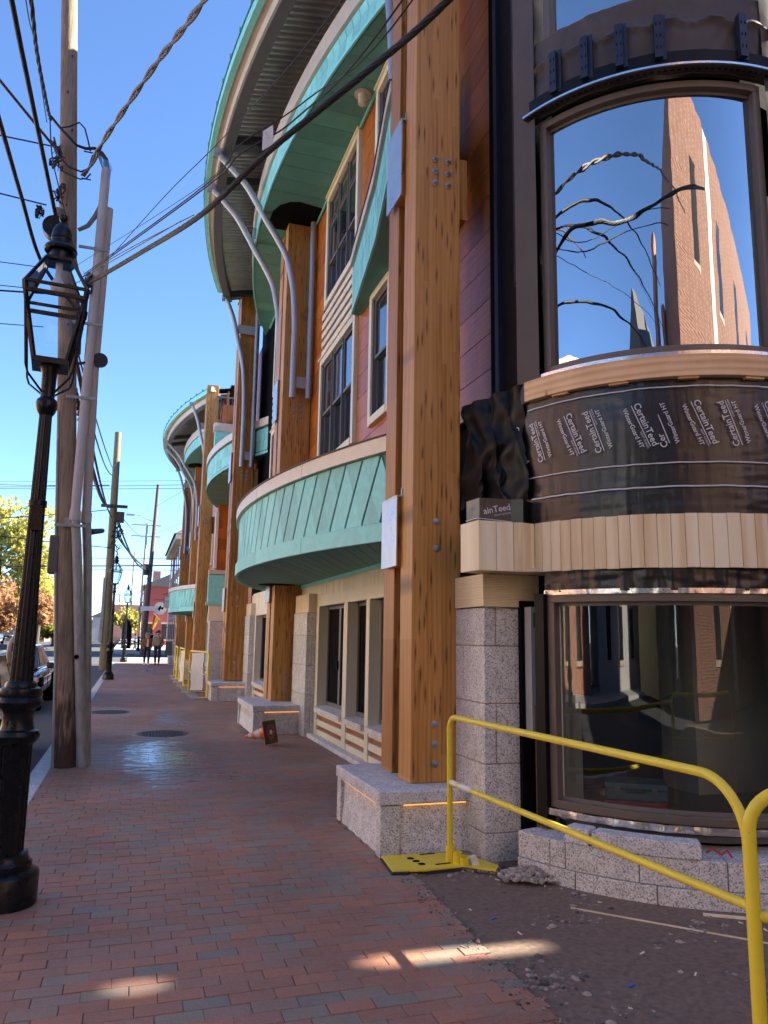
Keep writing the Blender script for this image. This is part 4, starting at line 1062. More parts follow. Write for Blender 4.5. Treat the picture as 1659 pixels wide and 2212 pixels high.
# ================================================================== YELLOW BARRIERS
def barrier(p0, p1, label, h=1.03, zr=.57, r=.021, foot=(True, True), plates=1, tape=False, rb=.14, lean=0.):
    a = Vector((p0[0], p0[1], 0)); b = Vector((p1[0], p1[1], 0)); d = (b-a).normalized(); n = Vector((-d.y, d.x, 0))
    t = thing('crowd_barrier', a, label, 'barrier', 'yellow tube barriers')
    Z = Vector((0, 0, 1))
    pts = [a+Z*.03]
    for k in range(9):
        q = math.pi/2*k/8; pts.append(a+d*(rb*(1-math.cos(q)))+Z*(h-rb+rb*math.sin(q)))
    for k in range(9):
        q = math.pi/2*k/8; pts.append(b-d*(rb*(1-math.sin(q)))+Z*(h-rb+rb*math.cos(q)))
    pts.append(b+Z*.03)
    obj('frame', MB().tube(pts, r, 14), 'yellow', t, smooth=True)
    obj('lower_rail', MB().tube([a+Z*zr, b+Z*zr], r*.9, 14), 'yellow', t, smooth=True)
    if tape:
        obj('tape_wrap', MB().tube([a+d*.04+Z*zr, a+d*.12+Z*zr, a+d*.26+Z*(zr)], [r*1.0, r*1.12, r*1.05], 14), 'white', t, smooth=True)
    for on, p, s in ((foot[0], a, 1), (foot[1], b, -1)):
        if not on: continue
        f = obj('foot_plate', MB().hexa([tuple(p+n*.19-d*.13+Z*0), tuple(p+n*.19+d*.13+Z*0), tuple(p-n*.50+d*.11+Z*.0), tuple(p-n*.50-d*.11+Z*.0)]+[tuple(p+n*.19-d*.13+Z*.014), tuple(p+n*.19+d*.13+Z*.014), tuple(p-n*.50+d*.11+Z*.014), tuple(p-n*.50-d*.11+Z*.014)]), 'yellow', t, bevel=.004)
        f.location = f.location+Vector((0, 0, .012))
        for k in range(3):
            q = p-n*(.03*k+.04)+d*.0
            obj('socket', MB().lathe([(.030, .02), (.030, .10-.01*k), (.022, .10-.01*k), (.022, .03)], (p.x+n.x*(-.045*k), p.y+n.y*(-.045*k), 0), n=14), 'yellow', f)
        for k in range(3): obj('hole', MB().lathe([(.022, .0265), (.022, .0275)], (p.x-n.x*(.28+.0*k)+d.x*(-.05+.05*k), p.y-n.y*(.28)+d.y*(-.05+.05*k), 0), n=12), 'dark', f)
        obj('rubber_pad', MB().bar(tuple(p-n*.50+d*.115+Z*.008), tuple(p-n*.50-d*.115+Z*.008), .02, .022), 'rubber', f)
    return t
b1 = thing('crowd_barrier', (2.27, 5.33, 0), 'yellow tube barrier with white tape on its lower rail and a broken foot plate', 'barrier', 'yellow tube barriers')
def near_barrier():
    t = b1; a = Vector((2.27, 5.33, 0)); b = Vector((2.335, 2.53, 0)); Z = Vector((0, 0, 1)); d = (b-a).normalized(); r = .021
    h0, h1 = 1.035, 1.06
    pts = [a+Z*.04]
    for k in range(9):
        q = math.pi/2*k/8; pts.append(a+Vector((-.005, 0, 0))+d*(.10*(1-math.cos(q)))+Z*(h0-.10+.10*math.sin(q)))
    for k in range(11):
        q = math.pi/2*k/10; pts.append(b-d*(.24*(1-math.sin(q)))+Z*(h1-.24+.24*math.cos(q)))
    pts.append(b+Z*.0)
    obj('frame', MB().tube(pts, r, 16), 'yellow', t, smooth=True)
    obj('lower_rail', MB().tube([a+Z*.57, b+Z*.60], r*.9, 14), 'yellow', t, smooth=True)
    obj('tape_wrap', MB().tube([a+d*.03+Z*.571, a+d*.13+Z*.573], r*.96, 14), 'white', t, smooth=True)
    obj('tape_wrap', MB().tube([a+d*.18+Z*.574, a+d*.36+Z*.577], r*1.0, 14), 'white', t, smooth=True)
    pl = obj('foot_plate', MB().prism([(1.84, 5.60), (1.80, 5.23), (2.04, 5.20), (2.33, 5.22), (2.50, 5.06), (2.57, 5.16), (2.47, 5.44), (2.30, 5.56)], .012, .028), 'yellow', t, bevel=.003)
    for k in range(3):
        obj('socket', MB().lathe([(.032, .02), (.032, .135-.03*k), (.024, .135-.03*k), (.024, .03)], (2.27+.035*k, 5.33-.05*k, 0), n=16), 'yellow', pl, smooth=True)
        obj('hole', MB().lathe([(.028, .0285), (.028, .0293)], (2.02+.015*k, 5.47-.075*k, 0), n=16), 'dark', pl)
    for (x_, y_) in ((2.12, 5.53), (2.14, 5.27)): obj('hole', MB().hexa([(x_, y_, .0285), (x_+.12, y_+.01, .0285), (x_+.12, y_+.035, .0285), (x_, y_+.025, .0285), (x_, y_, .0293), (x_+.12, y_+.01, .0293), (x_+.12, y_+.035, .0293), (x_, y_+.025, .0293)]), 'dark', pl)
    obj('rubber_pad', MB().prism([(1.83, 5.60), (1.79, 5.22), (1.90, 5.19), (1.93, 5.22), (1.86, 5.26)], -.0, .018), 'rubber', pl)
    obj('rubber_pad', MB().prism([(2.04, 5.19), (2.32, 5.21), (2.30, 5.26), (2.06, 5.25)], -.01, .014), 'rubber', pl)
near_barrier()
def near_barrier2():
    t = thing('crowd_barrier', (2.085, 2.25, 0), 'yellow tube barrier nearest the camera, cut by the right edge of the picture', 'barrier', 'yellow tube barriers')
    a = Vector((2.085, 2.25, -.02)); b = Vector((3.9, 1.25, -.02)); d = (b-a).normalized(); Z = Vector((0, 0, 1)); pts = [a]
    for k in range(9):
        q = math.pi/2*k/8; pts.append(a+d*(.16*(1-math.cos(q)))+Z*(1.0-.02+.14*math.sin(q)))
    for k in range(9):
        q = math.pi/2*k/8; pts.append(b-d*(.16*(1-math.sin(q)))+Z*(.98+.14*math.cos(q)))
    pts.append(b)
    obj('frame', MB().tube(pts, .0225, 16), 'yellow', t, smooth=True)
    obj('lower_rail', MB().tube([a+Z*.70, b+Z*.70], .019, 14), 'yellow', t, smooth=True)
    obj('foot_plate', MB().box(1.85, 2.3, 2.1, 2.4, -.02, -.004), 'yellow', t)
near_barrier2()
def banner(p, q, z0, z1, par):
    m = MB(); n = 10; vs = []
    for j in range(n+1):
        z = z0+(z1-z0)*j/n; w = .012*math.sin(j*.9)
        vs += [(p[0]+w, p[1]-.03, z), (q[0]+w, q[1]-.03, z+.02), (p[0]+w, p[1]-.035+.0, z), (q[0]+w, q[1]-.035, z+.02)]
    m.add(vs, [(4*i, 4*i+1, 4*i+5, 4*i+4) for i in range(n)]+[(4*i+2, 4*i+6, 4*i+7, 4*i+3) for i in range(n)])
    o = obj('banner', m, 'white', par, recalc=False)
    t = MB()
    for k in range(16):
        z = z1-.10-.048*k
        if z > z0+.05: t.box(p[0]+(q[0]-p[0])*.2, p[0]+(q[0]-p[0])*random.uniform(.6, .85), p[1]-.045, p[1]-.042, z, z+.012)
    obj('print_line', t, 'letter', par)
far = [((1.93, 20.35), (1.60, 22.35), 'yellow barrier with a white printed banner, standing nearest to the third column'),
       ((1.62, 24.9), (1.60, 27.0), 'second yellow barrier down the sidewalk, white banner seen edge on'),
       ((1.62, 29.0), (1.66, 31.2), 'farthest yellow barrier of the row along the building')]
fb = []
for a, b, l in far: fb.append(barrier(a, b, l, h=1.15, r=.028, rb=.1))
banner((1.52, 20.75), (1.80, 20.45), .18, 1.12, fb[0]); banner((1.5, 25.2), (1.63, 25.0), .15, 1.1, fb[1])
tag(obj('plank_strip', MB().box(1.5, 1.75, 20.0, 31, .004, .02), 'galv'), 'long flat grey board lying under the far yellow barriers', 'board')
# traffic cone lying on its side
tc = thing('traffic_cone', (2.05, 11.62, .19), 'orange traffic cone with a black base lying on its side by the second plinth', 'traffic cone')
def cone():
    ax = Vector((-.72, .66, -.22)).normalized()
    q = ax.to_track_quat('Z', 'Y').to_matrix().to_4x4(); o0 = Vector((0, 0, .0))
    def tr(mb): mb.v = [tuple((q @ Vector(p))) for p in mb.v]; return mb
    obj('cone_body', tr(MB().lathe([(.115, .02), (.108, .03), (.025, .44), (.012, .445)], n=24)), 'orange', tc, smooth=True, local=True)
    obj('reflective_band', tr(MB().lathe([(.086, .14), (.068, .235)], n=24)), 'reflect_white', tc, smooth=True, local=True)
    obj('reflective_band', tr(MB().lathe([(.056, .30), (.042, .37)], n=24)), 'reflect_white', tc, smooth=True, local=True)
    obj('base', tr(MB().box(-.165, .165, -.165, .165, -.012, .018)), 'rubber_base', tc, bevel=.012, local=True)
    obj('base_rim', tr(MB().box(-.172, .172, -.172, .172, .004, .016)), 'orange', tc, bevel=.01, local=True)
    obj('inside', tr(MB().lathe([(.11, -.0135), (.11, -.0125)], n=24)), plain('cone_inside', (.38, .07, .04), .6), tc, local=True)
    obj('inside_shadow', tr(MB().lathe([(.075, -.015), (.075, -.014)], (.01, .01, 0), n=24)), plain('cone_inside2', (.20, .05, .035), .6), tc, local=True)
    lg = MB(); lg.add([(-.05, -.01, -.017), (0, .035, -.017), (.05, .01, -.017), (.035, -.005, -.017), (.06, -.035, -.017), (.02, -.025, -.017), (-.02, -.045, -.017), (-.01, -.01, -.017)], [(0, 1, 2, 3, 4, 5, 6, 7)]); obj('printed_mark', tr(lg), 'white', tc, local=True, recalc=False)
cone()

# ================================================================== STREET LAMPS
def make_lamp(loc, label, rz=0.):
    t = thing('street_lamp', loc, label, 'street lamp', 'black lantern street lamps', rz)
    P = lambda n_, m_, mt='black_iron', **k: obj(n_, m_, mt, t, local=True, **k)
    P('base', MB().lathe([(.195, 0), (.195, .17), (.185, .185), (.150, .20), (.152, .235), (.128, .26), (.125, .285), (.10, .30)], n=40), smooth=True)
    P('lower_shaft', MB().lathe([(.098, .29), (.098, .92), (.105, .93)], n=96, flute=16, fl_amt=.10), smooth=True)
    P('moulding', MB().lathe([(.10, .92), (.125, .945), (.135, .975), (.125, 1.0), (.10, 1.01), (.093, 1.03), (.085, 1.10), (.098, 1.13), (.128, 1.15), (.137, 1.175), (.125, 1.20), (.12, 1.205), (.128, 1.225), (.12, 1.255), (.095, 1.265), (.092, 1.285), (.078, 1.30)], n=40), smooth=True)
    P('shaft', MB().lathe([(.070, 1.29), (.054, 1.9), (.048, 2.4), (.040, 3.02)], n=96, flute=14, fl_amt=.12), smooth=True)
    P('strap', MB().lathe([(.056, 2.40), (.056, 2.44)], n=30)); P('junction_box', MB().box(-.032, .032, -.072, -.045, 2.24, 2.40))
    P('collar', MB().lathe([(.042, 3.01), (.055, 3.03), (.066, 3.06), (.068, 3.09), (.062, 3.115), (.045, 3.13), (.044, 3.16), (.048, 3.30), (.065, 3.345), (.065, 3.36)], n=30), smooth=True)
    # lantern: lower glazed box, tapered roof, ventilator
    z0, z1, z2, z3 = 3.37, 3.79, 3.85, 4.09
    h0, h1, h2 = .100, .182, .078
    sq = lambda h, z: [(-h, -h, z), (h, -h, z), (h, h, z), (-h, h, z)]
    P('lantern_floor', MB().box(-h0-.012, h0+.012, -h0-.012, h0+.012, z0-.03, z0))
    A_, B_, C_, D_ = sq(h0, z0), sq(h1, z1), sq(h1+.006, z2), sq(h2, z3)
    for k in range(4):
        P('corner_bar', MB().bar(A_[k], B_[k], .022, .022)); P('corner_bar', MB().bar(B_[k], C_[k], .026, .026)); P('roof_bar', MB().bar(C_[k], D_[k], .018, .018))
        k2 = (k+1) % 4
        P('rail', MB().bar(B_[k], B_[k2], .026, .024)); P('rail', MB().bar(C_[k], C_[k2], .02, .018)); P('rail', MB().bar(D_[k], D_[k2], .018, .018)); P('rail', MB().bar(A_[k], A_[k2], .02, .02))
        ins = .96
        f = lambda p, z: (p[0]*ins, p[1]*ins, z)
        P('pane', MB().quad(f(A_[k], z0+.01), f(A_[k2], z0+.01), f(B_[k2], z1-.01), f(B_[k], z1-.01)), 'lamp_glass', recalc=False)
        P('pane', MB().quad(f(C_[k], z2+.01), f(C_[k2], z2+.01), f(D_[k2], z3-.01), f(D_[k], z3-.01)), 'lamp_glass', recalc=False)
        c = .98
        P('scroll_bar', MB().tube([(A_[k][0]*1.82, A_[k][1]*1.82, z1-.02), (A_[k][0]*1.42, A_[k][1]*1.42, z0-.07), (A_[k][0]*1.25, A_[k][1]*1.25, z0-.12), (A_[k][0]*.36, A_[k][1]*.36, z0-.21)], .0075, 8), smooth=True)
    P('roof_plate', MB().box(-h2, h2, -h2, h2, z3-.002, z3+.006))
    P('ventilator', MB().lathe([(.072, z3+.005), (.072, 4.175), (.102, 4.165), (.108, 4.18), (.10, 4.20), (.082, 4.215), (.068, 4.225), (.066, 4.255), (.070, 4.26), (.066, 4.27), (.066, 4.29), (.060, 4.325), (.042, 4.36), (.015, 4.38), (.014, 4.388), (.026, 4.40), (.030, 4.418), (.026, 4.436), (.010, 4.446)], n=32), smooth=True)
    P('lamp_socket', MB().lathe([(.022, 4.0), (.022, 4.08)], n=14), 'white'); P('bulb', MB().lathe([(.018, 4.0), (.022, 3.98), (.042, 3.94), (.046, 3.915), (.040, 3.885), (.022, 3.87), (.004, 3.866)], n=20), 'white_paint', smooth=True)
    return t
L0 = make_lamp((-.635, 5.30, 0), 'black fluted street lamp with glass lantern, closest to the camera on the left', R(5))
for loc, l, rz in (((-.70, 28.95, 0), 'second black lantern lamp, beside the bare wooden pole', .2), ((-.36, 46.3, 0), 'third black lantern lamp at the corner before the crosswalk', .3), ((.62, 74, .05), 'farthest black lantern lamp, beyond the crossing beside the tree', .1), ((-14.4, 78, .1), 'black lantern lamp under the trees on the left', .1)):
    c = copy_tree(L0); c.location = loc; c['label'] = l; c.rotation_euler.z = rz

# parking meter
pm = thing('parking_meter', (-.80, 6.3, 0), 'grey single head parking meter between the lamp post and the parked cars', 'parking meter')
obj('post', MB().tube([(-.80, 6.3, 0), (-.80, 6.3, 1.34)], .025, 12), 'steel_dark', pm, smooth=True)
obj('head', MB().lathe([(.03, 1.34), (.065, 1.37), (.075, 1.44), (.072, 1.51), (.05, 1.555), (.01, 1.57)], (-.80, 6.3, 0), n=20), 'steel_dark', pm, smooth=True)
obj('window', MB().box(-.83, -.77, 6.222, 6.23, 1.46, 1.52), 'dglass', pm)

# ================================================================== POLES, CONDUITS, CABLES
up1 = thing('utility_pole', (-.67, 10.28, 0), 'weathered wooden utility pole with two grey conduits strapped to it', 'utility pole')
def leanp(z): return (-.67-.072*z, 10.28, z)
obj('pole', MB().tube([leanp(z) for z in (-.15, 0, 1, 2, 3, 4, 5, 6, 7, 8, 9, 10, 11, 12)], [.130, .128, .125, .122, .12, .118, .116, .114, .112, .11, .108, .106, .104, .10], 28), 'pole', up1, smooth=True)
def conduit(pts, r, mt, name='conduit', par=up1, n=20): return obj(name, MB().tube(pts, r, n), mt, par, smooth=True)
conduit([(-.468, 10.22, -.05), (-.565, 10.20, .95), (-.72, 10.17, 2.6), (-.778, 10.16, 3.06)], .058, 'galv')
conduit([(-.435, 10.42, -.05), (-.50, 10.40, .95), (-.60, 10.36, 2.5), (-.655, 10.34, 3.06)], .058, 'galv')
conduit([(-.778, 10.16, 3.0), (-.775, 10.15, 3.6), (-.765, 10.15, 5), (-.755, 10.15, 6.5), (-.745, 10.15, 7.82)], .060, 'pvc')
conduit([(-.655, 10.34, 3.0), (-.68, 10.30, 4.0), (-.70, 10.26, 5.0), (-.69, 10.25, 6.2), (-.68, 10.25, 7.3)], .060, 'pvc')
for z, x, y_ in ((3.05, -.778, 10.16), (3.05, -.655, 10.34)): obj('coupling', MB().lathe([(.068, z-.06), (.068, z+.07)], (x, y_, 0), n=20), 'pvc', up1, smooth=True)
for z in (2.9, 4.55, 5.55, 6.6): obj('conduit_strap', MB().box(-1.0+.0*z, -.63, 10.08, 10.10, z, z+.035), 'galv', up1); 
obj('cable_cover', MB().tube([(-.80, 10.22, 0), (-.86, 10.2, 1.2), (-.97, 10.2, 2.6), (-1.08, 10.2, 4.4)], .018, 8), 'galv', up1, smooth=True)
obj('meter_box', MB().box(-1.05, -.93, 10.18, 10.36, 2.32, 2.80), plain('box_brown', (.10, .09, .085), .6), up1, bevel=.02)
obj('bracket_plate', MB().box(-.90, -.82, 10.135, 10.15, 2.92, 3.02), 'galv', up1)
obj('round_sticker', MB().lathe([(.030, -.001), (.030, .001)], (-.625, 10.125, 1.31), n=24, axis='y'), plain('sticker_green', (.20, .62, .05), .5), up1)
obj('sticker_ring', MB().lathe([(.030, -.0015), (.030, -.002), (.022, -.002), (.022, -.0015)], (-.625, 10.125, 1.31), n=24, axis='y'), 'rubber', up1)
m = MB()
for k in range(9): m.lathe([(.012, -.11), (.012, -.14)], (leanp(5+k*.55)[0]+random.uniform(-.05, .06), 10.28, 5+k*.55), n=8, axis='y')
obj('pole_bolt', m, 'rust', up1)
for z in (7.65, 8.05): obj('through_bolt', MB().tube([(-1.05, 10.2, z), (-.93, 10.2, z)], .009, 6), 'rust', up1)
# black splice loop, plastic wrapped branch, clamp clusters
def clump(c, s, n, r=.006, mt='cable', name='cable_splice'):
    m = MB()
    for i in range(n):
        a = [Vector(c)+Vector((random.uniform(-s, s)*.6, random.uniform(-s, s)*.4, random.uniform(-s, s)*1.3)) for _ in range(4)]
        pts = []
        for k in range(9):
            t_ = k/8; pts.append(a[0]*(1-t_)**3+a[1]*3*t_*(1-t_)**2+a[2]*3*t_*t_*(1-t_)+a[3]*t_**3)
        m.tube(pts, r*random.uniform(.6, 1.8), 6)
    for i in range(n//3):
        q = Vector(c)+Vector((random.uniform(-s, s)*.5, random.uniform(-s, s)*.4, random.uniform(-s, s)*1.2)); m.box(q.x-.018, q.x+.018, q.y-.02, q.y+.02, q.z-.03, q.z+.03)
    o = obj(name, m, mt, up1, smooth=False, kind='stuff'); return o
clump((-1.36, 10.12, 7.85), .16, 16); clump((-1.30, 10.12, 7.35), .13, 9); clump((-.86, 10.12, 6.10), .15, 26, .005); clump((-.92, 10.12, 5.5), .12, 12, .006); clump((-1.5, 10.05, 7.0), .09, 10, .009)
clump((-.93, 10.15, 5.85), .12, 10, .004, 'cable_grey')
obj('splice_closure', MB().tube([(-.97, 10.12, 5.9), (-.93, 10.12, 5.55), (-.90, 10.12, 5.15)], [.03, .05, .035], 12), 'rubber', up1, smooth=True)
obj('cable_drum', MB().lathe([(.075, -.05), (.15, -.06), (.155, .0), (.155, .09), (.12, .10), (.10, .02), (.09, .0)], (-1.28, 9.95, 6.74), n=30, axis='y'), 'black_iron', up1, smooth=True)
obj('drum_face', MB().lathe([(.10, .03), (.10, .04)], (-1.28, 9.95, 6.74), n=24, axis='y'), 'dark', up1)
obj('insulator', MB().lathe([(.03, 0), (.07, .03), (.07, .08), (.04, .11), (.06, .14), (.06, .2)], (-1.28, 10.12, 6.9), n=16), 'cable_grey', up1, smooth=True)
obj('wrapped_branch', MB().tube([(-1.03, 10.2, 6.90), (-.92, 10.2, 6.98), (-.84, 10.2, 7.13), (-.78, 10.22, 7.32)], [.026, .03, .032, .03], 14), 'cable_grey', up1, smooth=True)
obj('plastic_wrap', MB().hexa([(-.86, 10.1, 7.95), (-.80, 10.1, 7.80), (-.70, 10.1, 7.55), (-.66, 10.1, 7.86), (-.88, 10.2, 8.15), (-.80, 10.2, 8.0), (-.70, 10.2, 7.6), (-.66, 10.2, 7.88)]), glass('plastic_film', .12, (.8, .84, .88)), up1)
obj('coil', MB().lathe([(.075, -.02), (.095, -.02), (.095, .02), (.075, .02)], (-.63, 10.2, 5.13), n=22, axis='y'), 'cable', up1, smooth=True)
obj('coil_arm', MB().tube([(-.9, 10.12, 5.02), (-.75, 10.12, 5.06)], .02, 8), 'cable', up1)
obj('riser_loop', MB().tube([(-.73, 10.15, 7.83), (-.76, 10.15, 7.96), (-.82, 10.15, 8.04), (-.91, 10.13, 8.08), (-1.02, 10.1, 8.03), (-1.13, 10.08, 8.04), (-1.24, 10.0, 8.10), (-1.35, 10.0, 8.20), (-1.46, 9.95, 8.30)], [.032, .032, .03, .022, .02, .018, .018, .018, .018], 10), 'cable', up1, smooth=True)
obj('riser_loop', MB().tube([(-1.35, 10.1, 8.26), (-1.24, 10.05, 8.27), (-1.12, 10.05, 8.36), (-1.05, 10.08, 8.31), (-1.0, 10.1, 8.16), (-.96, 10.12, 8.02)], .011, 8), 'cable', up1, smooth=True)
obj('riser_loop', MB().tube([(-1.42, 10.1, 8.1), (-1.33, 10.05, 7.81), (-1.2, 10.05, 7.69), (-1.05, 10.08, 7.67), (-.96, 10.1, 7.75), (-.94, 10.12, 7.88), (-.93, 10.15, 7.98)], .012, 8), 'cable', up1, smooth=True)
obj('riser_loop', MB().tube([(-1.40, 10.1, 7.75), (-1.25, 10.05, 7.60), (-1.05, 10.08, 7.56), (-.98, 10.1, 7.60), (-.93, 10.1, 7.68)], .010, 8), 'cable', up1, smooth=True)

def cable(pts, r, label, mt='cable', sag=0., n=24, cat='cable', twist=0, pitch=9., seg=6, group='overhead cables', smooth=True):
    P_ = [Vector(p) for p in pts]
    if len(P_) == 2 or sag:
        a, b = P_[0], P_[-1]; P_ = [a.lerp(b, i/n)-Vector((0, 0, sag*4*(i/n)*(1-i/n))) for i in range(n+1)]
    else:
        out = []
        for i in range(len(P_)-1):
            p0, p1, p2, p3 = P_[max(i-1, 0)], P_[i], P_[i+1], P_[min(i+2, len(P_)-1)]
            for k in range(8):
                t = k/8; out.append(.5*((2*p1)+(-p0+p2)*t+(2*p0-5*p1+4*p2-p3)*t*t+(-p0+3*p1-3*p2+p3)*t**3))
        P_ = out+[P_[-1]]
    m = MB()
    if twist:
        # strands wound round each other
        L = [0]
        for a, b in zip(P_, P_[1:]): L.append(L[-1]+(b-a).length)
        nn = int(L[-1]/.05); Q = []
        for i in range(nn+1):
            s = L[-1]*i/nn
            k = max(j for j in range(len(L)) if L[j] <= s+1e-9); k = min(k, len(P_)-2)
            Q.append(P_[k].lerp(P_[k+1], (s-L[k])/(L[k+1]-L[k])))
        for st in range(twist):
            pts2 = []
            for i, q in enumerate(Q):
                d = (Q[min(i+1, nn)]-Q[max(i-1, 0)]).normalized(); u = d.cross(Vector((0, 0, 1))).normalized(); w = d.cross(u)
                th = i*.05*pitch+st*2*math.pi/twist
                pts2.append(q+u*r*.9*math.cos(th)+w*r*.9*math.sin(th))
            m.tube(pts2, r*(.85 if twist < 4 else .62), seg)
    else: m.tube(P_, r, seg+2)
    return tag(obj('cable', m, mt, smooth=smooth), label, cat, group)
cable([(-1.30, 10.05, 6.95), (-1.40, 8.0, 7.24), (-1.45, 7, 7.4), (-1.60, 3.5, 7.95), (-1.95, -6, 9.6)], .026, 'thickest black cable, from the black drum on the pole up to the top left corner', seg=8)
cable([(-.98, 10.05, 5.75), (-1.34, 9.5, 6.04), (-1.44, 8.3, 6.22), (-1.46, 7, 6.21), (-1.6, 3, 6.4), (-2.0, -6, 7.4)], .022, 'thick black cable leaving the picture at the left edge above the lantern', seg=8)
cable([(-1.46, 9.95, 8.25), (-1.42, 9.3, 8.0), (-1.36, 8, 7.66), (-1.29, 7, 7.46), (-1.1, 3.5, 7.2), (-1.0, -6, 8)], .013, 'black cable bundle between the two thick cables and the pole', twist=3)
cable([(-1.50, 9.95, 8.2), (-1.40, 8, 7.80), (-1.34, 7, 7.47), (-1.25, 4, 7.3), (-1.3, -6, 8)], .006, 'thin black line just left of the cable bundle at the top left')
cable([(-1.46, 9.9, 8.23), (-1.40, 10.0, 7.74), (-1.24, 10.05, 7.18), (-1.06, 10.1, 6.57), (-.95, 10.1, 6.2)], .008, 'thin line hanging down the front of the utility pole')
cable([(-1.5, 10.1, 8.07), (-1.76, 8.5, 7.22), (-3.0, 0.5, 3)][:2]+[(-2.9, 1.2, 3.4)], .022, 'brown wrapped guy line going down to the left from the pole', mt='pole_brown') if 0 else cable([(-1.5, 10.1, 8.07), (-1.80, 9.6, 8.16), (-6, 2.5, 9.4)], .018, 'brown wrapped line going off to the left from the pole top', mt='pole_brown')
for (a, b, r_, l) in (((-1.45, 10.1, 7.97), (-14, 9.6, 8.3), .010, 'topmost dark service line crossing to the left from the pole'), ((-1.43, 10.1, 7.12), (-14, 8.8, 8.0), .010, 'dark service line to the left ending at the cable clamp'), ((-1.40, 10.1, 6.25), (-14, 10.5, 6.6), .006, 'thin service line to the left just above the lantern glass'), ((-1.38, 10.1, 5.95), (-14, 11, 6.2), .006, 'pair line to the left behind the lantern roof'), ((-1.36, 10.1, 5.9), (-14, 8.5, 4.6), .012, 'drooping dark line to the left behind the lantern roof'), ((-1.33, 10.1, 5.45), (-14, 11.2, 5.6), .006, 'lowest thin service line to the left behind the lantern')):
    cable([a, b], r_, l, sag=.12)
cable([(-1.03, 10.15, 7.66), (-.90, 9.9, 7.72), (-.81, 9.6, 7.75), (-.61, 9, 7.73), (-.13, 7.5, 7.54), (.23, 6, 7.03), (.42, 5, 6.85), (.9, 2.0, 7.6), (2.0, -6, 10.5)], .019, 'grey twisted cable rising from the conduit top to the upper edge of the picture', mt='cable_grey', twist=2, seg=8, pitch=6)
cable([(-.85, 10.1, 6.12), (-.22, 8.5, 5.84), (.36, 6.8, 5.49), (.81, 5.8, 5.58), (1.38, 4.8, 5.72), (1.70, 4.0, 5.72), (2.25, 2.7, 6.0), (4.2, -2, 8.6)], .017, 'heavy bundle of black cables crossing in front of the curved building', twist=6, seg=6)
cable([(-.65, 10.1, 6.46), (.03, 8, 6.32), (.54, 6.5, 6.18), (.98, 4, 5.49), (1.6, 1, 5.4)], .0045, 'single thin line, highest of those crossing the roof eave')
cable([(-.92, 10.1, 6.2), (.38, 6.8, 5.77), (.62, 6.1, 5.72), (1.01, 5.6, 5.81), (1.37, 4, 5.6), (2.3, 1, 6.6)], .007, 'thin dark line just above the heavy cable bundle')
cable([(-.90, 10.1, 6.25), (.39, 6.8, 5.81), (.60, 6.1, 5.79), (1.08, 5.5, 5.93), (1.46, 4, 5.66), (2.4, 1, 6.8)], .006, 'second thin dark line above the heavy cable bundle')
cable([(-1.0, 10.15, 6.38), (.38, 6.85, 5.85), (.56, 6.2, 5.87)], .003, 'fine wire ending at the roof eave')
for k, (b_, c_) in enumerate((((-.5, 8.9, 5.95), (.30, 6.95, 5.56)), ((-.4, 8.9, 6.0), (.2, 7.2, 5.62)))):
    cable([(-.88, 10.05, 6.15+.05*k), b_, c_], .005, 'pale thin strand beside the heavy bundle near the utility pole'+(', upper one' if k else ', lower one'), mt='cable_grey')
tg = tag(obj('cable_tag', MB().hexa([(.775, 5.86, 5.63), (.865, 5.84, 5.70), (.865, 5.845, 5.70), (.775, 5.865, 5.63), (.775, 5.86, 5.81), (.855, 5.84, 5.88), (.855, 5.845, 5.88), (.775, 5.865, 5.81)]), 'white'), 'white plastic tag with grey lettering hanging on the heavy cable bundle', 'tag')
vs, fs = text2d('SI', .10, .02)
obj('lettering', MB().add([(.79+(x*math.cos(R(-62))-y_*math.sin(R(-62)))*.9, 5.852-(x*.1), 5.80+x*math.sin(R(-62))+y_*math.cos(R(-62))) for x, y_ in vs], fs), 'letter', tg, recalc=False)

def simple_pole(x, y, z1, r0, r1, mt, label, lean=0., par=None):
    t = thing('utility_pole', (x, y, 0), label, 'utility pole')
    obj('pole', MB().tube([(x+lean*z, y, z) for z in (-.1, z1*.5, z1)], [r0, (r0+r1)/2, r1], 16), mt, t, smooth=True); return t
p2 = simple_pole(-1.15, 38.3, 11.3, .22, .15, 'pole_green', 'greenish bare wooden utility pole beside the second lamp', -.012)
obj('crossarm', MB().box(-1.8, -.6, 38.0, 38.2, 7.55, 7.68), 'rust', p2); obj('equipment_box', MB().box(-1.1, -.72, 38.0, 38.3, 6.85, 7.35), 'rust', p2)
obj('cable_cover', MB().box(-1.45, -1.32, 38.1, 38.3, 1.2, 4.2), 'galv', p2)
m = MB()
for i in range(26):
    c = Vector((-1.0+random.uniform(-.15, .2), 38.05, random.uniform(5.5, 7))); m.tube([c, c+Vector((random.uniform(-.2, .2), 0, random.uniform(-.3, .3))), c+Vector((random.uniform(-.2, .2), 0, random.uniform(-.4, .4)))], .02, 5)
obj('cable_splice', m, 'cable', p2, kind='stuff')
p3 = simple_pole(.92, 66, 14.1, .22, .13, 'pole_brown', 'tall brown wooden utility pole beyond the crossing with a street light arm', .026)
obj('lamp_arm', MB().tube([(1.2, 65.9, 10.9), (.6, 65.9, 11.05), (0, 65.9, 11.35), (-.45, 65.9, 11.42)], .03, 8), 'steel', p3); obj('lamp_head', MB().box(-1.1, -.45, 65.8, 66, 11.3, 11.45), 'steel', p3)
obj('transformer', MB().lathe([(.2, 6.4), (.2, 7.3)], (.75, 65.8, 0), n=14), 'cable', p3)
p4 = simple_pole(.72, 95, 14.8, .17, .12, 'pole_pale', 'pale wooden pole with two crossarms, behind the tall brown pole', .012)
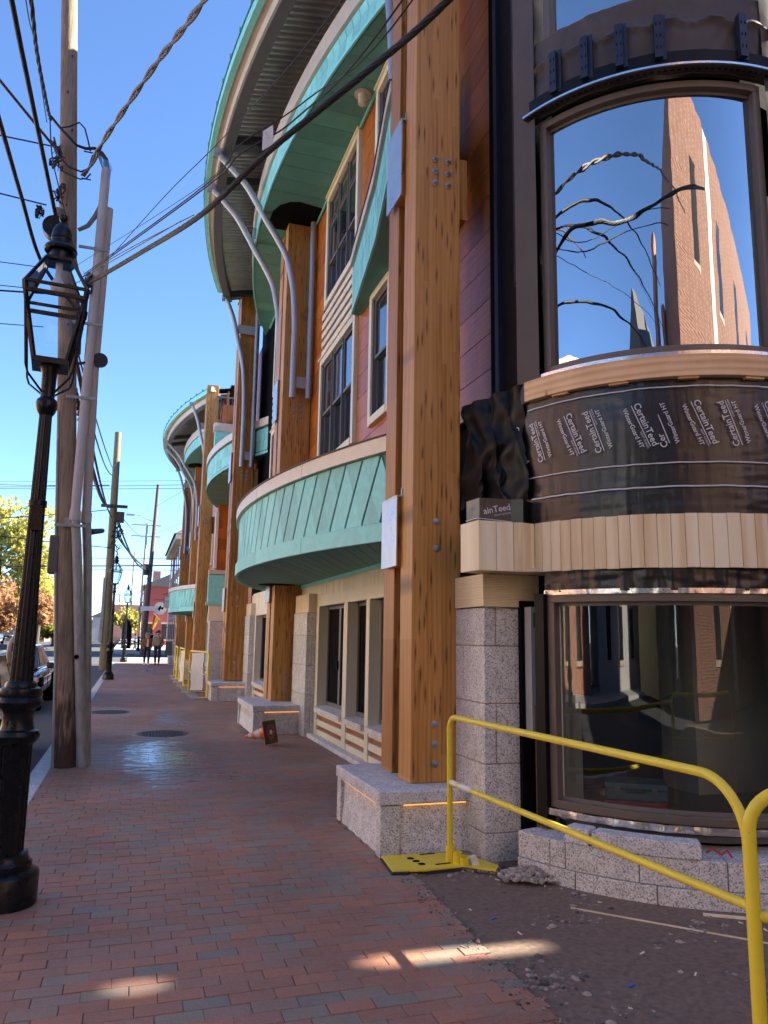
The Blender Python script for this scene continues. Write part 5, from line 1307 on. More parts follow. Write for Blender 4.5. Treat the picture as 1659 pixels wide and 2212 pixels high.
for z in (14.45, 13.1): obj('crossarm', MB().box(-.85, 2.5, 94.8, 94.95, z, z+.14), 'steel', p4)
for z in (14.3, 12.95):
    for x_ in (-.65, .45, 2.3): obj('insulator', MB().lathe([(.06, z-.35), (.06, z+.1)], (x_, 94.8, 0), n=8), 'steel', p4)
p5 = simple_pole(-.43, 120, 13.7, .14, .11, 'pole_pale', 'thin pale wooden pole farther off, left of the crossarm pole', .001)
p6 = simple_pole(-2.6, 150, 9.5, .14, .11, 'pole_pale', 'small distant pole near the horizon', .001); obj('crossarm', MB().box(-4.6, -.6, 149.8, 150, 8.6, 8.75), 'steel', p6)
for k, (a, b, s_, r_) in enumerate((((-1.05, 10.5, 5.6), (-1.4, 38, 9.1), .9, .02), ((-.95, 10.5, 4.8), (-1.35, 38, 7.6), 1.1, .03), ((-.95, 10.5, 5.2), (-1.15, 38, 6.9), .9, .026), ((-.95, 10.5, 5.35), (-1.1, 38, 9.0), .6, .014))):
    cable([a, b], r_, ('lowest', 'twisted middle', 'second', 'uppermost thin')[k]+' cable strung between the two wooden poles on the left', sag=s_*.5, twist=2 if k == 1 else 0)
tag(obj('splice_case', MB().tube([(-1.2, 21, 4.2), (-1.18, 27, 5.0)], .085, 10), 'rubber', smooth=True), 'black cylindrical splice case hanging on the cable between the poles', 'splice case')
for k, (a, b, s_, r_) in enumerate((((-.98, 38, 6.9), (1.1, 66, 7.1), .95, .05), ((-.98, 38, 6.2), (1.1, 66, 7.0), .35, .05), ((-1.0, 38, 6.5), (1.1, 66, 7.2), .75, .03), ((-.9, 38, 7.2), (.8, 95, 13), .3, .02))):
    cable([a, b], r_, ('lower', 'lowest', 'middle', 'straight thin')[k]+' cable from the bare pole towards the tall brown pole', sag=s_)
for k, (z0, z1, r_) in enumerate(((7.36, 7.52, .022), (6.74, 7.0, .05), (6.5, 6.6, .02), (12.9, 13.5, .02), (12.7, 13.2, .02), (13.3, 13.85, .012))):
    cable([(-14, 62, z0-.2+(z0-z1)*1.2), (3.3, 62, z1)], r_, 'horizontal line crossing the street behind the bare pole, counted upwards: '+('third', 'second, heaviest', 'lowest', 'fifth', 'fourth', 'topmost')[k], sag=.05)
for k in range(5): cable([(1.2, 66, 7.1-.4*k), (-.4+(k % 2)*1.1, 120-(k % 2)*25, 7.2-.5*k)], .03, ('highest', 'second highest', 'middle', 'second lowest', 'lowest')[k]+' far cable in the tangle beyond the tall brown pole', sag=1.0)
for k, (x0, z0, x1, z1) in enumerate(((-9, 6.9, -1.5, 8.6), (-9, 5.2, -1.5, 7.4), (-12, 6.1, -1.2, 5.6))): cable([(x0*1.2, 30, z0), (x1, 38, z1)], .02, ('upper', 'middle', 'lower')[k]+' line in front of the autumn trees on the left', sag=.2)
cable([(1.35, 66, 12.3), (3.4, 58, 12.6)], .012, 'short thin wire from the brown pole to the timber building, upper'); cable([(1.25, 66, 9.9), (3.4, 58, 10.0)], .012, 'short thin wire from the brown pole to the timber building, lower')

# ================================================================== CARS
def car(loc, rz, label, col, L=4.6, W=1.82, H=1.44, kind='sedan', name='parked_car', group='parked cars'):
    t = thing(name, loc, label, 'car', group, R(rz))
    pm_ = carpaint('paint_'+label[:10].replace(' ', '_'), col)
    P = lambda n_, m_, mt, **k: obj(n_, m_, mt, t, local=True, **k)
    hw_ = W/2
    tall = kind in ('suv', 'pickup')
    belt = H*.62; hood = belt-.04 if not tall else belt-.02
    # stations: y, bottom, top, halfwidth, crown
    st = [(0, .38, .58, .62*hw_), (.06, .26, .70, .84*hw_), (.25, .22, hood-.12, .95*hw_), (.8, .22, hood-.04, hw_), (L*.27, .22, belt, hw_), (L*.5, .22, belt+.02, hw_), (L*.75, .22, belt+.03, hw_), (L*.9, .24, belt+.02, .97*hw_), (L*.98, .30, belt-.05, .88*hw_), (L, .4, belt-.15, .74*hw_)]
    vs = []
    for y_, zb, zt, w in st:
        half = [(w*.90, zb), (w*.985, zb+.12), (w, (zb+zt)*.5), (w*.97, zt-.10), (w*.90, zt-.02), (w*.5, zt+.015)]
        ring_ = [(x, y_, z) for x, z in half]+[(-x, y_, z) for x, z in half[::-1]]
        vs += ring_
    n = 12
    fs = [(i*n+k, i*n+(k+1) % n, (i+1)*n+(k+1) % n, (i+1)*n+k) for i in range(len(st)-1) for k in range(n)]+[tuple(range(n))[::-1], tuple(range((len(st)-1)*n, len(st)*n))]
    b_ = P('body', MB().add(vs, fs), pm_, smooth=True)
    sd = b_.modifiers.new('s', 'SUBSURF'); sd.levels = 1; sd.render_levels = 1
    y0, y1, y2, y3 = L*.25, L*.40, L*.70, L*(.88 if kind == 'sedan' else .97)
    if kind == 'pickup': y2, y3 = L*.62, L*.66
    w0, w1 = hw_*.86, hw_*.68
    z0 = belt-.03
    cab = MB().add([(-w0, y0, z0), (w0, y0, z0), (w1, y1, H-.03), (-w1, y1, H-.03), (-w0, y3, z0), (w0, y3, z0), (w1, y2, H-.03), (-w1, y2, H-.03)],
                   [(0, 1, 2, 3), (1, 5, 6, 2), (5, 4, 7, 6), (4, 0, 3, 7), (3, 2, 6, 7), (0, 4, 5, 1)])
    P('roof', cab, pm_, bevel=.06)
    e = .012
    def lerp(a, b, t_): return tuple(a[i]+(b[i]-a[i])*t_ for i in range(3))
    def panel(n_, A_, B_, C_, D_, off, u0=.06, u1=.94, v0=.08, v1=.9):
        def pt(u, v): return Vector(lerp(lerp(A_, B_, u), lerp(D_, C_, u), v))
        q = [pt(u0, v0), pt(u1, v0), pt(u1, v1), pt(u0, v1)]; nv = (q[1]-q[0]).cross(q[3]-q[0]).normalized()
        if nv.dot(Vector(off)) < 0: nv = -nv
        P(n_, MB().hexa([tuple(p) for p in q]+[tuple(p+nv*e) for p in q]), 'dglass')
    panel('windshield', (-w0, y0, z0), (w0, y0, z0), (w1, y1, H-.03), (-w1, y1, H-.03), (0, -1, .3))
    panel('rear_window', (-w0, y3, z0), (w0, y3, z0), (w1, y2, H-.03), (-w1, y2, H-.03), (0, 1, .3))
    for s_ in (-1, 1):
        A_, B_, C_, D_ = (s_*w0, y0, z0), (s_*w0, y3, z0), (s_*w1, y2, H-.03), (s_*w1, y1, H-.03)
        panel('side_window', A_, B_, C_, D_, (s_, 0, 0), .14, .48, .12, .88); panel('side_window', A_, B_, C_, D_, (s_, 0, 0), .51, .84, .12, .88)
        P('mirror', MB().box(s_*(hw_+.02)-(.0 if s_ > 0 else .16), s_*(hw_+.02)+(.16 if s_ > 0 else 0), y0+.22, y0+.32, belt, belt+.14), pm_, bevel=.03)
        P('headlight', MB().hexa([(s_*hw_*.42, .02, .56), (s_*hw_*.90, .16, .58), (s_*hw_*.97, .50, .64), (s_*hw_*.42, .25, .62), (s_*hw_*.42, .06, .68), (s_*hw_*.88, .20, .70), (s_*hw_*.95, .55, .74), (s_*hw_*.42, .25, .74)]), 'foil', bevel=.01)
        P('door_line', MB().box(s_*hw_*.995-.004, s_*hw_*.995+.004, L*.47, L*.475, .32, belt-.05), 'dark')
        for yy in (L*.18, L*.80):
            wz = .33
            wh = P('wheel', MB().lathe([(.2, -.11), (.32, -.11), (.335, -.08), (.335, .08), (.32, .11), (.2, .11)], (s_*(hw_-.10), yy, wz), n=26, axis='x'), 'rubber', smooth=True)
            rm_ = MB().lathe([(.02, -.115), (.215, -.112), (.215, .112), (.02, .115)], (s_*(hw_-.10), yy, wz), n=20, axis='x')
            for k in range(5):
                a_ = 2*math.pi*k/5; rm_.bar((s_*(hw_+.018), yy, wz), (s_*(hw_+.018), yy+.2*math.cos(a_), wz+.2*math.sin(a_)), .03, .03, (1, 0, 0))
            obj('rim', rm_, 'galv', wh, local=True)
            P('wheel_arch', MB().lathe([(.38, -.13), (.38, .115)], (s_*(hw_-.10), yy, wz+.02), n=26, axis='x'), 'dark')
    P('grille', MB().box(-hw_*.38, hw_*.38, -.012, .03, .42, .60), 'dark', bevel=.01); P('bumper', MB().box(-hw_*.75, hw_*.75, -.03, .06, .27, .40), pm_ if kind != 'pickup' else 'foil', bevel=.02)
    P('number_plate', MB().box(-.15, .15, -.04, -.03, .32, .42), 'white')
    if kind == 'pickup': P('cargo_bed', MB().box(-hw_*.9, hw_*.9, L*.67, L*.98, belt, belt+.02), 'dark')
    return t
car((-2.28, 9.2, -.13), 0, 'pale blue parked car nearest the camera, mostly hidden by the lamp post', (.30, .37, .50), L=4.5, H=1.50)
car((-2.78, 18.3, -.13), 0, 'dark grey sedan parked behind the pale blue car', (.035, .037, .045), H=1.46)
car((-16.6, 118, .45), 0, 'dark olive sedan far down the street, facing the camera', (.04, .042, .03), H=1.35)
car((-13.9, 124, .5), 0, 'black pickup truck far down the street with a chrome bumper', (.015, .017, .022), L=5.4, W=2.0, H=1.9, kind='pickup')
car((-15.2, 96, .2), 0, 'white car far down the street, half hidden by the lamp shaft', (.6, .62, .65), H=1.6, kind='suv')

# ================================================================== PEOPLE
def skinmesh(name, verts, edges, radii, mat, par, root=0, sub=2):
    me = bpy.data.meshes.new(name); me.from_pydata(verts, edges, []); me.materials.append(MT[mat] if isinstance(mat, str) else mat)
    o = link(name, me, par, True)
    sk = o.modifiers.new('skin', 'SKIN'); sk.use_smooth_shade = True
    for i, r_ in enumerate(radii):
        d = me.skin_vertices[0].data[i]; d.radius = (r_, r_) if not isinstance(r_, tuple) else r_
        d.use_root = (i == root)
    s_ = o.modifiers.new('sub', 'SUBSURF'); s_.levels = sub; s_.render_levels = sub
    return o
def person(loc, rz, label, H_, top, legs, skin, hair, step=.12, hat=None, long_hair=False, shirt=None, jac=1.1, glasses=False, pockets=True):
    t = thing('person', loc, label, 'person', None, R(rz)); k = H_/1.75
    # faces local -Y
    S_ = lambda p: (p[0]*k, p[1]*k, p[2]*k)
    J = [(0, 0, .93), (0, -.01, 1.10), (0, 0, 1.30), (0, .0, 1.42), (0, -.01, 1.50), (0, -.035, 1.60), (0, -.02, 1.70),
         (.10, 0, .90), (.10, -step*.6, .52), (.09, -step, .09), (.10, -step-.13, .04),
         (-.10, 0, .90), (-.10, step*.2, .50), (-.09, step*1.1, .11), (-.10, step*1.1-.12, .05),
         (.17, .01, 1.38), (.235, .03, 1.12), (.20, -.10, .93), (.15, -.15, .90),
         (-.17, .01, 1.38), (-.235, .03, 1.12), (-.20, -.10, .93), (-.15, -.15, .90)]
    rr = [(.15, .11), (.13, .10), (.16, .11), (.08, .07), .052, (.082, .095), (.075, .085), .085, .058, .042, .038, .085, .058, .042, .038, .055, .042, .032, .035, .055, .042, .032, .035]
    E = [(0, 1), (1, 2), (2, 3), (3, 4), (4, 5), (5, 6), (0, 7), (7, 8), (8, 9), (9, 10), (0, 11), (11, 12), (12, 13), (13, 14), (2, 15), (15, 16), (16, 17), (17, 18), (2, 19), (19, 20), (20, 21), (21, 22)]
    sc = lambda r_: tuple(x*k for x in r_) if isinstance(r_, tuple) else r_*k
    skinmesh('body', [S_(p) for p in J], E, [sc(r_) for r_ in rr], skin, t)
    ji = [0, 1, 2, 3, 15, 16, 17, 19, 20, 21]; mp = {a: i for i, a in enumerate(ji)}
    je = [(mp[a], mp[b]) for a, b in E if a in mp and b in mp]
    jr = [(.19, .15), (.185, .15), (.195, .135), (.10, .085), .078, .07, .062, .078, .07, .062]
    skinmesh('jacket', [S_(J[i]) for i in ji], je, [tuple(x*k*jac for x in r_) if isinstance(r_, tuple) else r_*k*jac for r_ in jr], top, t)
    ti = [0, 7, 8, 9, 11, 12, 13]; mp = {a: i for i, a in enumerate(ti)}; te = [(mp[a], mp[b]) for a, b in E if a in mp and b in mp]
    skinmesh('trousers', [S_(J[i]) for i in ti], te, [sc((.15, .12)), .105*k, .078*k, .06*k, .105*k, .078*k, .06*k], legs, t)
    for i in (9, 13):
        x, y_, z = J[i]; obj('shoe', MB().hexa([S_(p) for p in [(x-.05, y_-.20, 0), (x+.05, y_-.20, 0), (x+.045, y_+.07, 0), (x-.045, y_+.07, 0), (x-.04, y_-.18, .06), (x+.04, y_-.18, .06), (x+.045, y_+.06, .11), (x-.045, y_+.06, .11)]]), 'white' if long_hair else 'pole_brown', t, bevel=.02, local=True)
    hd = MB().lathe([(.01, 1.775), (.06, 1.765), (.095, 1.73), (.105, 1.68), (.10, 1.62), (.09, 1.585)] if not long_hair else [(.01, 1.785), (.07, 1.77), (.11, 1.72), (.125, 1.64), (.13, 1.55), (.12, 1.46), (.08, 1.42)], (0, .02, 0), n=18)
    hd.v = [S_((x, y_ if y_ > -.04 else -.04+(y_+.04)*(.4 if z > 1.72 else -.3), z)) for x, y_, z in hd.v]
    obj('hair', hd, hair, t, smooth=True, local=True)
    obj('nose', MB().hexa([S_(p) for p in [(-.014, -.125, 1.60), (.014, -.125, 1.60), (.012, -.09, 1.60), (-.012, -.09, 1.60), (-.008, -.105, 1.65), (.008, -.105, 1.65), (.008, -.09, 1.65), (-.008, -.09, 1.65)]]), skin, t, local=True)
    obj('mouth', MB().box(-.025*k, .025*k, -.118*k, -.108*k, 1.565*k, 1.573*k), 'wall_red', t, local=True)
    for s_ in (-1, 1): obj('eye' if not glasses else 'sunglass_lens', MB().box((s_*.036-.024)*k, (s_*.036+.024)*k, -.122*k, -.108*k, 1.638*k, 1.668*k), 'dark', t, local=True)
    if hat: obj('cap', MB().lathe([(.012, 1.80), (.08, 1.79), (.112, 1.74), (.115, 1.70)], (0, 0, 0), n=18), hat, t, smooth=True, local=True); obj('cap_brim', MB().box(-.08, .08, -.22, -.09, 1.70, 1.715), hat, t, bevel=.006, local=True)
    if shirt: obj('shirt_front', MB().hexa([S_(p) for p in [(-.05, -.175, .98), (.05, -.175, .98), (.05, -.15, .98), (-.05, -.15, .98), (-.04, -.14, 1.40), (.04, -.14, 1.40), (.04, -.1, 1.40), (-.04, -.1, 1.40)]]), shirt, t, local=True)
    return t
MT['skin'] = plain('skin', (.55, .33, .24), .55, var=.05); MT['hair_blond'] = plain('hair_blond', (.42, .30, .17), .7, var=.2); MT['hair_dark'] = plain('hair_dark', (.03, .022, .018), .6)
MT['rust_wool'] = plain('rust_wool', (.26, .085, .035), .85, var=.15, bump=.3); MT['khaki'] = plain('khaki', (.30, .22, .12), .85, var=.1); MT['jeans'] = plain('dark_jeans', (.02, .025, .035), .85); MT['navy'] = plain('navy_cloth', (.02, .03, .07), .8); MT['grey_cloth'] = plain('grey_cloth', (.30, .31, .31), .8)
person((.80, 42.4, 0), 6, 'woman in a rust coloured jacket and sunglasses walking towards the camera', 1.68, 'rust_wool', 'jeans', 'skin', 'hair_blond', long_hair=True, glasses=True, shirt='white', jac=1.12)
person((1.33, 42.2, 0), -4, 'man in a khaki jacket, grey shirt and dark cap walking beside the woman', 1.79, 'khaki', 'jeans', 'skin', 'hair_dark', hat='hair_dark', shirt='grey_cloth', jac=1.08, step=.16)
person((1.25, 73.5, .02), 180, 'person in a navy jacket seen from behind beyond the crossing', 1.85, 'navy', 'jeans', 'skin', 'hair_dark')
person((1.72, 76, .05), 170, 'person in dark clothes farther off behind the navy jacket', 1.8, 'dark', 'jeans', 'skin', 'hair_dark')
person((2.15, 74, .03), 180, 'person in a white shirt seen from behind by the brick wall', 1.8, 'white', 'grey_cloth', 'skin', 'hair_dark')
person((.35, 78, .05), 90, 'person in a pale hooded top sitting side on by the bicycles', 1.55, 'white', 'jeans', 'skin', 'hair_dark')

# bicycles beyond the crossing
def bike(loc, rz, label, mt):
    t = thing('bicycle', loc, label, 'bicycle', 'bicycles at the rack beyond the crossing', R(rz)); P = lambda n_, m_, mt_: obj(n_, m_, mt_, t, local=True)
    for x in (-.52, .52):
        w = MB(); w.tube([(x+.34*math.cos(a*math.pi/12), 0, .34+.34*math.sin(a*math.pi/12)) for a in range(25)], .018, 6, cap=False)
        for a in range(10): w.bar((x, 0, .34), (x+.33*math.cos(a*.628), 0, .34+.33*math.sin(a*.628)), .004, .004, (0, 1, 0))
        P('wheel', w, 'rubber')
    f = MB()
    for a, b in (((-.52, 0, .34), (-.18, 0, .80)), ((-.52, 0, .34), (0, 0, .30)), ((0, 0, .30), (-.18, 0, .88)), ((-.16, 0, .80), (.36, 0, .84)), ((0, 0, .30), (.36, 0, .80)), ((.52, 0, .34), (.34, 0, .98))): f.tube([a, b], .018, 6)
    P('frame', f, mt); P('saddle', MB().box(-.30, -.08, -.05, .05, .90, .95), 'rubber'); P('handlebar', MB().tube([(.34, -.28, 1.0), (.34, .28, 1.0)], .014, 6), 'rubber')
    return t
bike((.35, 74.5, .0), 12, 'grey bicycle parked beyond the crossing, right one', 'steel'); bike((-.75, 75.5, .0), -20, 'dark bicycle parked beyond the crossing, left one', 'cable')
um = thing('closed_umbrella', (-.45, 72.5, 0), 'tall black closed cafe umbrella beyond the crossing', 'umbrella')
obj('canopy', MB().lathe([(.40, .3), (.44, 1.2), (.42, 2.2), (.15, 2.75), (.03, 2.9)], (-.45, 72.5, 0), n=14), 'fabric_black', um, smooth=True)
tag(obj('balloon', MB().lathe([(.02, 2.65), (.22, 2.8), (.27, 3.0), (.2, 3.2), (.02, 3.28)], (-.80, 72, 0), n=14), plain('balloon_orange', (.55, .30, .08), .4), smooth=True), 'small orange balloon by the black umbrella beyond the crossing', 'balloon')
ab = thing('sign_board', (2.62, 58, 0), 'black folding sidewalk board leaning open past the last plinth', 'sign board')
for s_ in (-1, 1): obj('panel', MB().hexa([(2.35, 58+s_*.35, 0), (2.85, 58+s_*.35, 0), (2.85, 58+s_*.32, 0), (2.35, 58+s_*.32, 0), (2.38, 58+s_*.03, 1.1), (2.82, 58+s_*.03, 1.1), (2.82, 58, 1.1), (2.38, 58, 1.1)]), 'fabric_black', ab)

# ================================================================== FAR STREET
def building(name, x0, x1, y0, y1, h, wall, label, roofh=0., group=None, wins=(), roofmat='roof_slate', z0=-.1, cornice=None):
    t = thing(name, ((x0+x1)/2, (y0+y1)/2, 0), label, 'building', group)
    obj('wall', MB().box(x0, x1, y0, y1, z0, h), wall, t)
    if roofh: obj('roof', MB().add([(x0-.4, y0-.4, h), (x1+.4, y0-.4, h), (x1+.4, y1+.4, h), (x0-.4, y1+.4, h), ((x0+x1)/2, y0-.3, h+roofh), ((x0+x1)/2, y1+.3, h+roofh)], [(0, 1, 4), (2, 3, 5), (1, 2, 5, 4), (3, 0, 4, 5), (0, 3, 2, 1)]), roofmat, t)
    if cornice: obj('cornice', MB().box(x0-.5, x1+.5, y0-.5, y1+.5, h, h+.35), cornice, t)
    for w in wins:
        face, a, b, c, d = w      # face 'x0','x1','y0','y1' ; a,b along ; c,d heights
        q = .05
        if face == 'x0': fr = MB().box(x0-.08, x0+.05, a-.1, b+.1, c-.15, c); fm = MB().box(x0-.03, x0+.02, a, b, c, d); hd_ = MB().box(x0-.06, x0+.05, a-.1, b+.1, d, d+.2)
        elif face == 'x1': fr = MB().box(x1-.05, x1+.08, a-.1, b+.1, c-.15, c); fm = MB().box(x1-.02, x1+.03, a, b, c, d); hd_ = MB().box(x1-.05, x1+.06, a-.1, b+.1, d, d+.2)
        elif face == 'y0': fr = MB().box(a-.1, b+.1, y0-.08, y0+.05, c-.15, c); fm = MB().box(a, b, y0-.03, y0+.02, c, d); hd_ = MB().box(a-.1, b+.1, y0-.06, y0+.05, d, d+.2)
        else: fr = MB().box(a-.1, b+.1, y1-.05, y1+.08, c-.15, c); fm = MB().box(a, b, y1-.02, y1+.03, c, d); hd_ = MB().box(a-.1, b+.1, y1-.05, y1+.06, d, d+.2)
        p_ = obj('window', fm, 'dglass', t); obj('sill', fr, 'stone_trim', p_); obj('lintel', hd_, 'stone_trim', p_)
    return t
ws = [('x0', 61+k*3.0, 62.1+k*3.0, z, z+1.9) for k in range(5) for z in (1.0, 4.2, 6.7)]+[('y0', 3.9+k*2, 4.9+k*2, z, z+1.9) for k in range(3) for z in (1, 4.2)]
b = building('brick_building', 3.2, 12, 60, 77, 8.8, 'brickwall_pale', 'brick building with a pale cornice just past the timber building', wins=ws, cornice='stone_trim')
obj('roof', MB().add([(2.55, 59.5, 9.2), (12.5, 59.5, 9.2), (12.5, 77.6, 9.2), (2.55, 77.6, 9.2), (6, 62, 11.5), (6, 75, 11.5)], [(0, 1, 4), (2, 3, 5), (1, 2, 5, 4), (3, 0, 4, 5)]), 'roof_slate', b)
for k in range(4): obj('corner_quoin', MB().box(3.15, 3.25, 76.2, 77.05, .1+2.2*k, 2.2+2.2*k), 'wall_cream', b)
obj('orange_door_panel', MB().box(3.12, 3.18, 70, 72, 3.2, 8.4), plain('orange_wall', (.5, .15, .06), .8), b)
for k in range(2): obj('chimney', MB().box(4.4, 5.2, 64+5*k, 65+5*k, 10, 12), 'brickwall_pale', b)
b = building('red_building', 1.1, 7, 95, 106, 7.2, 'wall_red', 'dark red painted building farther along with a low gable', roofh=1.6, wins=[('y0', 1.6, 2.3, 1, 2.8), ('y0', 3.3, 4, 1, 2.8)])
b = building('brick_building', 2.1, 8, 110, 120, 8.0, 'brickwall_pale', 'distant brick building with a big square chimney', wins=[])
ch = obj('chimney', MB().box(2.25, 3.25, 109.5, 110.5, 7, 10.2), 'brickwall_pale', b)
for k in range(3): obj('chimney_pot', MB().tube([(2.28+.33*k, 110, 10.2), (2.28+.33*k, 110, 10.6), (2.44+.33*k, 110, 10.95), (2.60+.33*k, 110, 10.6), (2.60+.33*k, 110, 10.2)], .04, 6), 'white', ch)
building('brick_building', -3.0, 3, 130, 140, 6.2, 'brickwall_pale', 'low pinkish brick building closing the street behind the small tree', wins=[('y0', 1.2, 2.0, 2.2, 3.8)])
building('brick_building', -18.5, -13.0, 131, 140, 5.5, 'brickwall', 'brick building with a white window behind the autumn trees', wins=[('y0', -17.0, -15.9, 1.4, 3.4)])
building('white_building', -7, -3.8, 150, 158, 4.6, 'wall_grey', 'small pale building beside the bridge in the distance', roofh=1)
br = thing('bridge', (-10, 190, 0), 'low concrete road bridge in the distance', 'bridge'); obj('deck', MB().box(-26, -4, 188, 192, 1.6, 3.0), 'concrete', br); obj('railing', MB().box(-26, -4, 187.9, 188.1, 3.4, 3.6), 'concrete', br)
for k in range(10): obj('rail_post', MB().box(-26+2.2*k, -25.8+2.2*k, 187.9, 188.1, 3, 3.5), 'concrete', br)
# signs
sg = thing('hanging_sign', (3.0, 69, 3.9), 'square cream shop sign with script lettering hanging from a scrolled bracket', 'shop sign')
obj('board', MB().box(2.5, 3.42, 68.95, 69.05, 3.95, 4.85), 'wall_cream', sg); obj('frame', MB().box(2.46, 3.46, 68.98, 69.02, 3.9, 4.9), 'pole_brown', sg)
vs, fs = text2d('Sanctuary', .19, .0); obj('lettering', MB().add([(2.56+x, 68.93, 4.35+y_) for x, y_ in vs], fs), 'pole_brown', sg, recalc=False)
obj('bracket', MB().tube([(3.5, 69, 5.3), (3.1, 69, 5.5), (2.7, 69, 5.1), (2.3, 69, 5.0)], .03, 6), 'cable', sg)
rs = thing('round_sign', (2.45, 78, 4.1), 'round white ring shaped sign with dark lettering and a dark figure', 'shop sign')
obj('ring', MB().lathe([(.42, -.04), (.60, -.04), (.60, .04), (.42, .04)], (2.45, 78, 4.1), n=36, axis='y'), 'white', rs)
obj('figure', MB().add([(2.2, 77.95, 4.0), (2.35, 77.95, 4.25), (2.5, 77.95, 4.4), (2.55, 77.95, 4.2), (2.8, 77.95, 4.22), (2.72, 77.95, 3.95), (2.5, 77.95, 4.05), (2.42, 77.95, 3.8), (2.3, 77.95, 3.95)], [tuple(range(9))]), 'dark', rs, recalc=False)
for k in range(18):
    a = k*2*math.pi/18; obj('letter_stroke', MB().bar((2.45+.46*math.cos(a), 77.94, 4.1+.46*math.sin(a)), (2.45+.55*math.cos(a+.05), 77.94, 4.1+.55*math.sin(a+.05)), .03, .01, (0, 1, 0)), 'navy', rs)
obj('bar', MB().box(1.85, 2.9, 77.97, 78.03, 4.9, 4.95), 'cable', rs); obj('hanger', MB().box(2.4, 2.44, 77.97, 78.03, 4.7, 4.9), 'cable', rs)
fl = thing('flag', (1.97, 80, 3.6), 'hanging flag in red and yellow on a slanting staff', 'flag')
obj('stripe', MB().hexa([(1.78, 80, 2.2), (1.93, 80, 2.05), (1.95, 80.02, 2.05), (1.80, 80.02, 2.2), (1.98, 80, 3.55), (2.15, 80, 3.35), (2.16, 80.02, 3.35), (1.99, 80.02, 3.55)]), plain('flag_red', (.55, .03, .03), .7), fl)
obj('stripe', MB().hexa([(1.93, 80, 2.05), (2.1, 80, 2.3), (2.11, 80.02, 2.3), (1.95, 80.02, 2.05), (2.15, 80, 3.35), (2.46, 80, 3.12), (2.47, 80.02, 3.12), (2.16, 80.02, 3.35)]), plain('flag_yellow', (.75, .55, .02), .7), fl)
obj('staff', MB().tube([(1.9, 80, 3.7), (2.6, 80, 3.0)], .02, 6), 'pole_pale', fl)
for (x_, y_, l_) in ((1.05, 67.2, 'white rectangular street sign crossing the tall brown pole'),):
    s = thing('street_sign', (x_, y_, 0), l_, 'street sign'); obj('plate', MB().box(.52, 1.57, 65.6, 65.64, 3.48, 3.84), 'white', s); obj('bracket', MB().box(1.0, 1.1, 65.64, 65.8, 3.6, 3.7), 'cable', s)
sp_ = thing('sign_post', (-11.1, 66, 0), 'grey traffic sign on a post under the autumn trees', 'traffic sign'); obj('post', MB().box(-11.13, -11.07, 65.97, 66.03, -.1, 2.9), 'galv', sp_); obj('plate', MB().box(-11.3, -10.9, 65.9, 65.94, 2.4, 2.95), 'galv', sp_)
# awning strips of the far shops
hl = MB(); vs = []; n = 60
for i in range(n+1):
    x = -420+560*i/n; h = 13+8*mnoise.noise(Vector((x*.012, 0, 0)))+2.5*mnoise.noise(Vector((x*.08, 3, 0))); vs += [(x, 620, -2), (x, 620, h+3), (x, 760, h+9)]
hl.add(vs, [(3*i+k, 3*i+3+k, 3*i+4+k, 3*i+1+k) for i in range(n) for k in (0, 1)])
g_ = NG('hill_trees'); g_.bs(Base_Color=g_.ramp(g_.noise(g_.co(), .12, 5), [(.35, (.16, .10, .05)), (.5, (.34, .19, .08)), (.62, (.20, .20, .12))]), Roughness=.9); MT['hill'] = g_.m
obj('hills', hl, 'hill', kind='structure')

# trees
def tree(x, y, h, r, label, mat, n=5000, trunk=.25, leaf=.20, ecc=1., crown0=.28, seed=1, z0=0.):
    rnd_ = random.Random(seed); t = thing('autumn_tree', (x, y, z0), label, 'tree', 'autumn trees on the left')
    m = MB(); top = h*.75
    m.tube([(x, y, z0-.2), (x+.1, y, z0+h*.3), (x-.1, y, z0+top)], [trunk, trunk*.7, trunk*.25], 8)
    tips = []
    for k in range(13):
        a = rnd_.random()*6.28; z = h*(crown0+.5*rnd_.random()); l = r*rnd_.uniform(.55, 1.0)
        b0 = Vector((x, y, z0+z*.75)); b1 = b0+Vector((math.cos(a)*l, math.sin(a)*l, h*rnd_.uniform(.1, .28)))
        m.tube([b0, b0.lerp(b1, .5)+Vector((0, 0, .2)), b1], [trunk*.35, trunk*.2, trunk*.06], 5); tips.append(b1); tips.append(b0.lerp(b1, .6))
    obj('trunk', m, 'bark', t, smooth=True)
    cl = [(Vector((x, y, z0+h*.78)), r*.62)]+[(p, r*rnd_.uniform(.26, .46)) for p in tips]
    lm = MB()
    for i in range(n):
        c, q = rnd_.choice(cl); v = Vector((rnd_.gauss(0, 1), rnd_.gauss(0, 1), rnd_.gauss(0, 1))).normalized()*q*rnd_.random()**.45
        p = c+Vector((v.x, v.y, v.z*.8))
        if p.z > z0+h: continue
        s = leaf*rnd_.uniform(.5, 1.3); u = Vector((rnd_.gauss(0, 1), rnd_.gauss(0, 1), rnd_.gauss(0, 1))).normalized(); w = u.cross(Vector((rnd_.gauss(0, 1), rnd_.gauss(0, 1), rnd_.gauss(0, 1)))).normalized()
        tn = min(.99, max(.01, rnd_.gauss(.5, .22)))
        lm.add([p-u*s-w*s*.5, p+u*s*.2-w*s*.7, p+u*s, p-u*s*.1+w*s*.7], [(0, 1, 2, 3)], tn)
    obj('crown', lm, mat, t, recalc=False); return t
YEL = leafm('leaves_yellow', [(.30, .29, .07), (.50, .41, .09), (.62, .48, .10), (.66, .54, .16)])
ORG = leafm('leaves_orange', [(.24, .17, .08), (.38, .22, .11), (.44, .24, .13), (.48, .35, .13)])
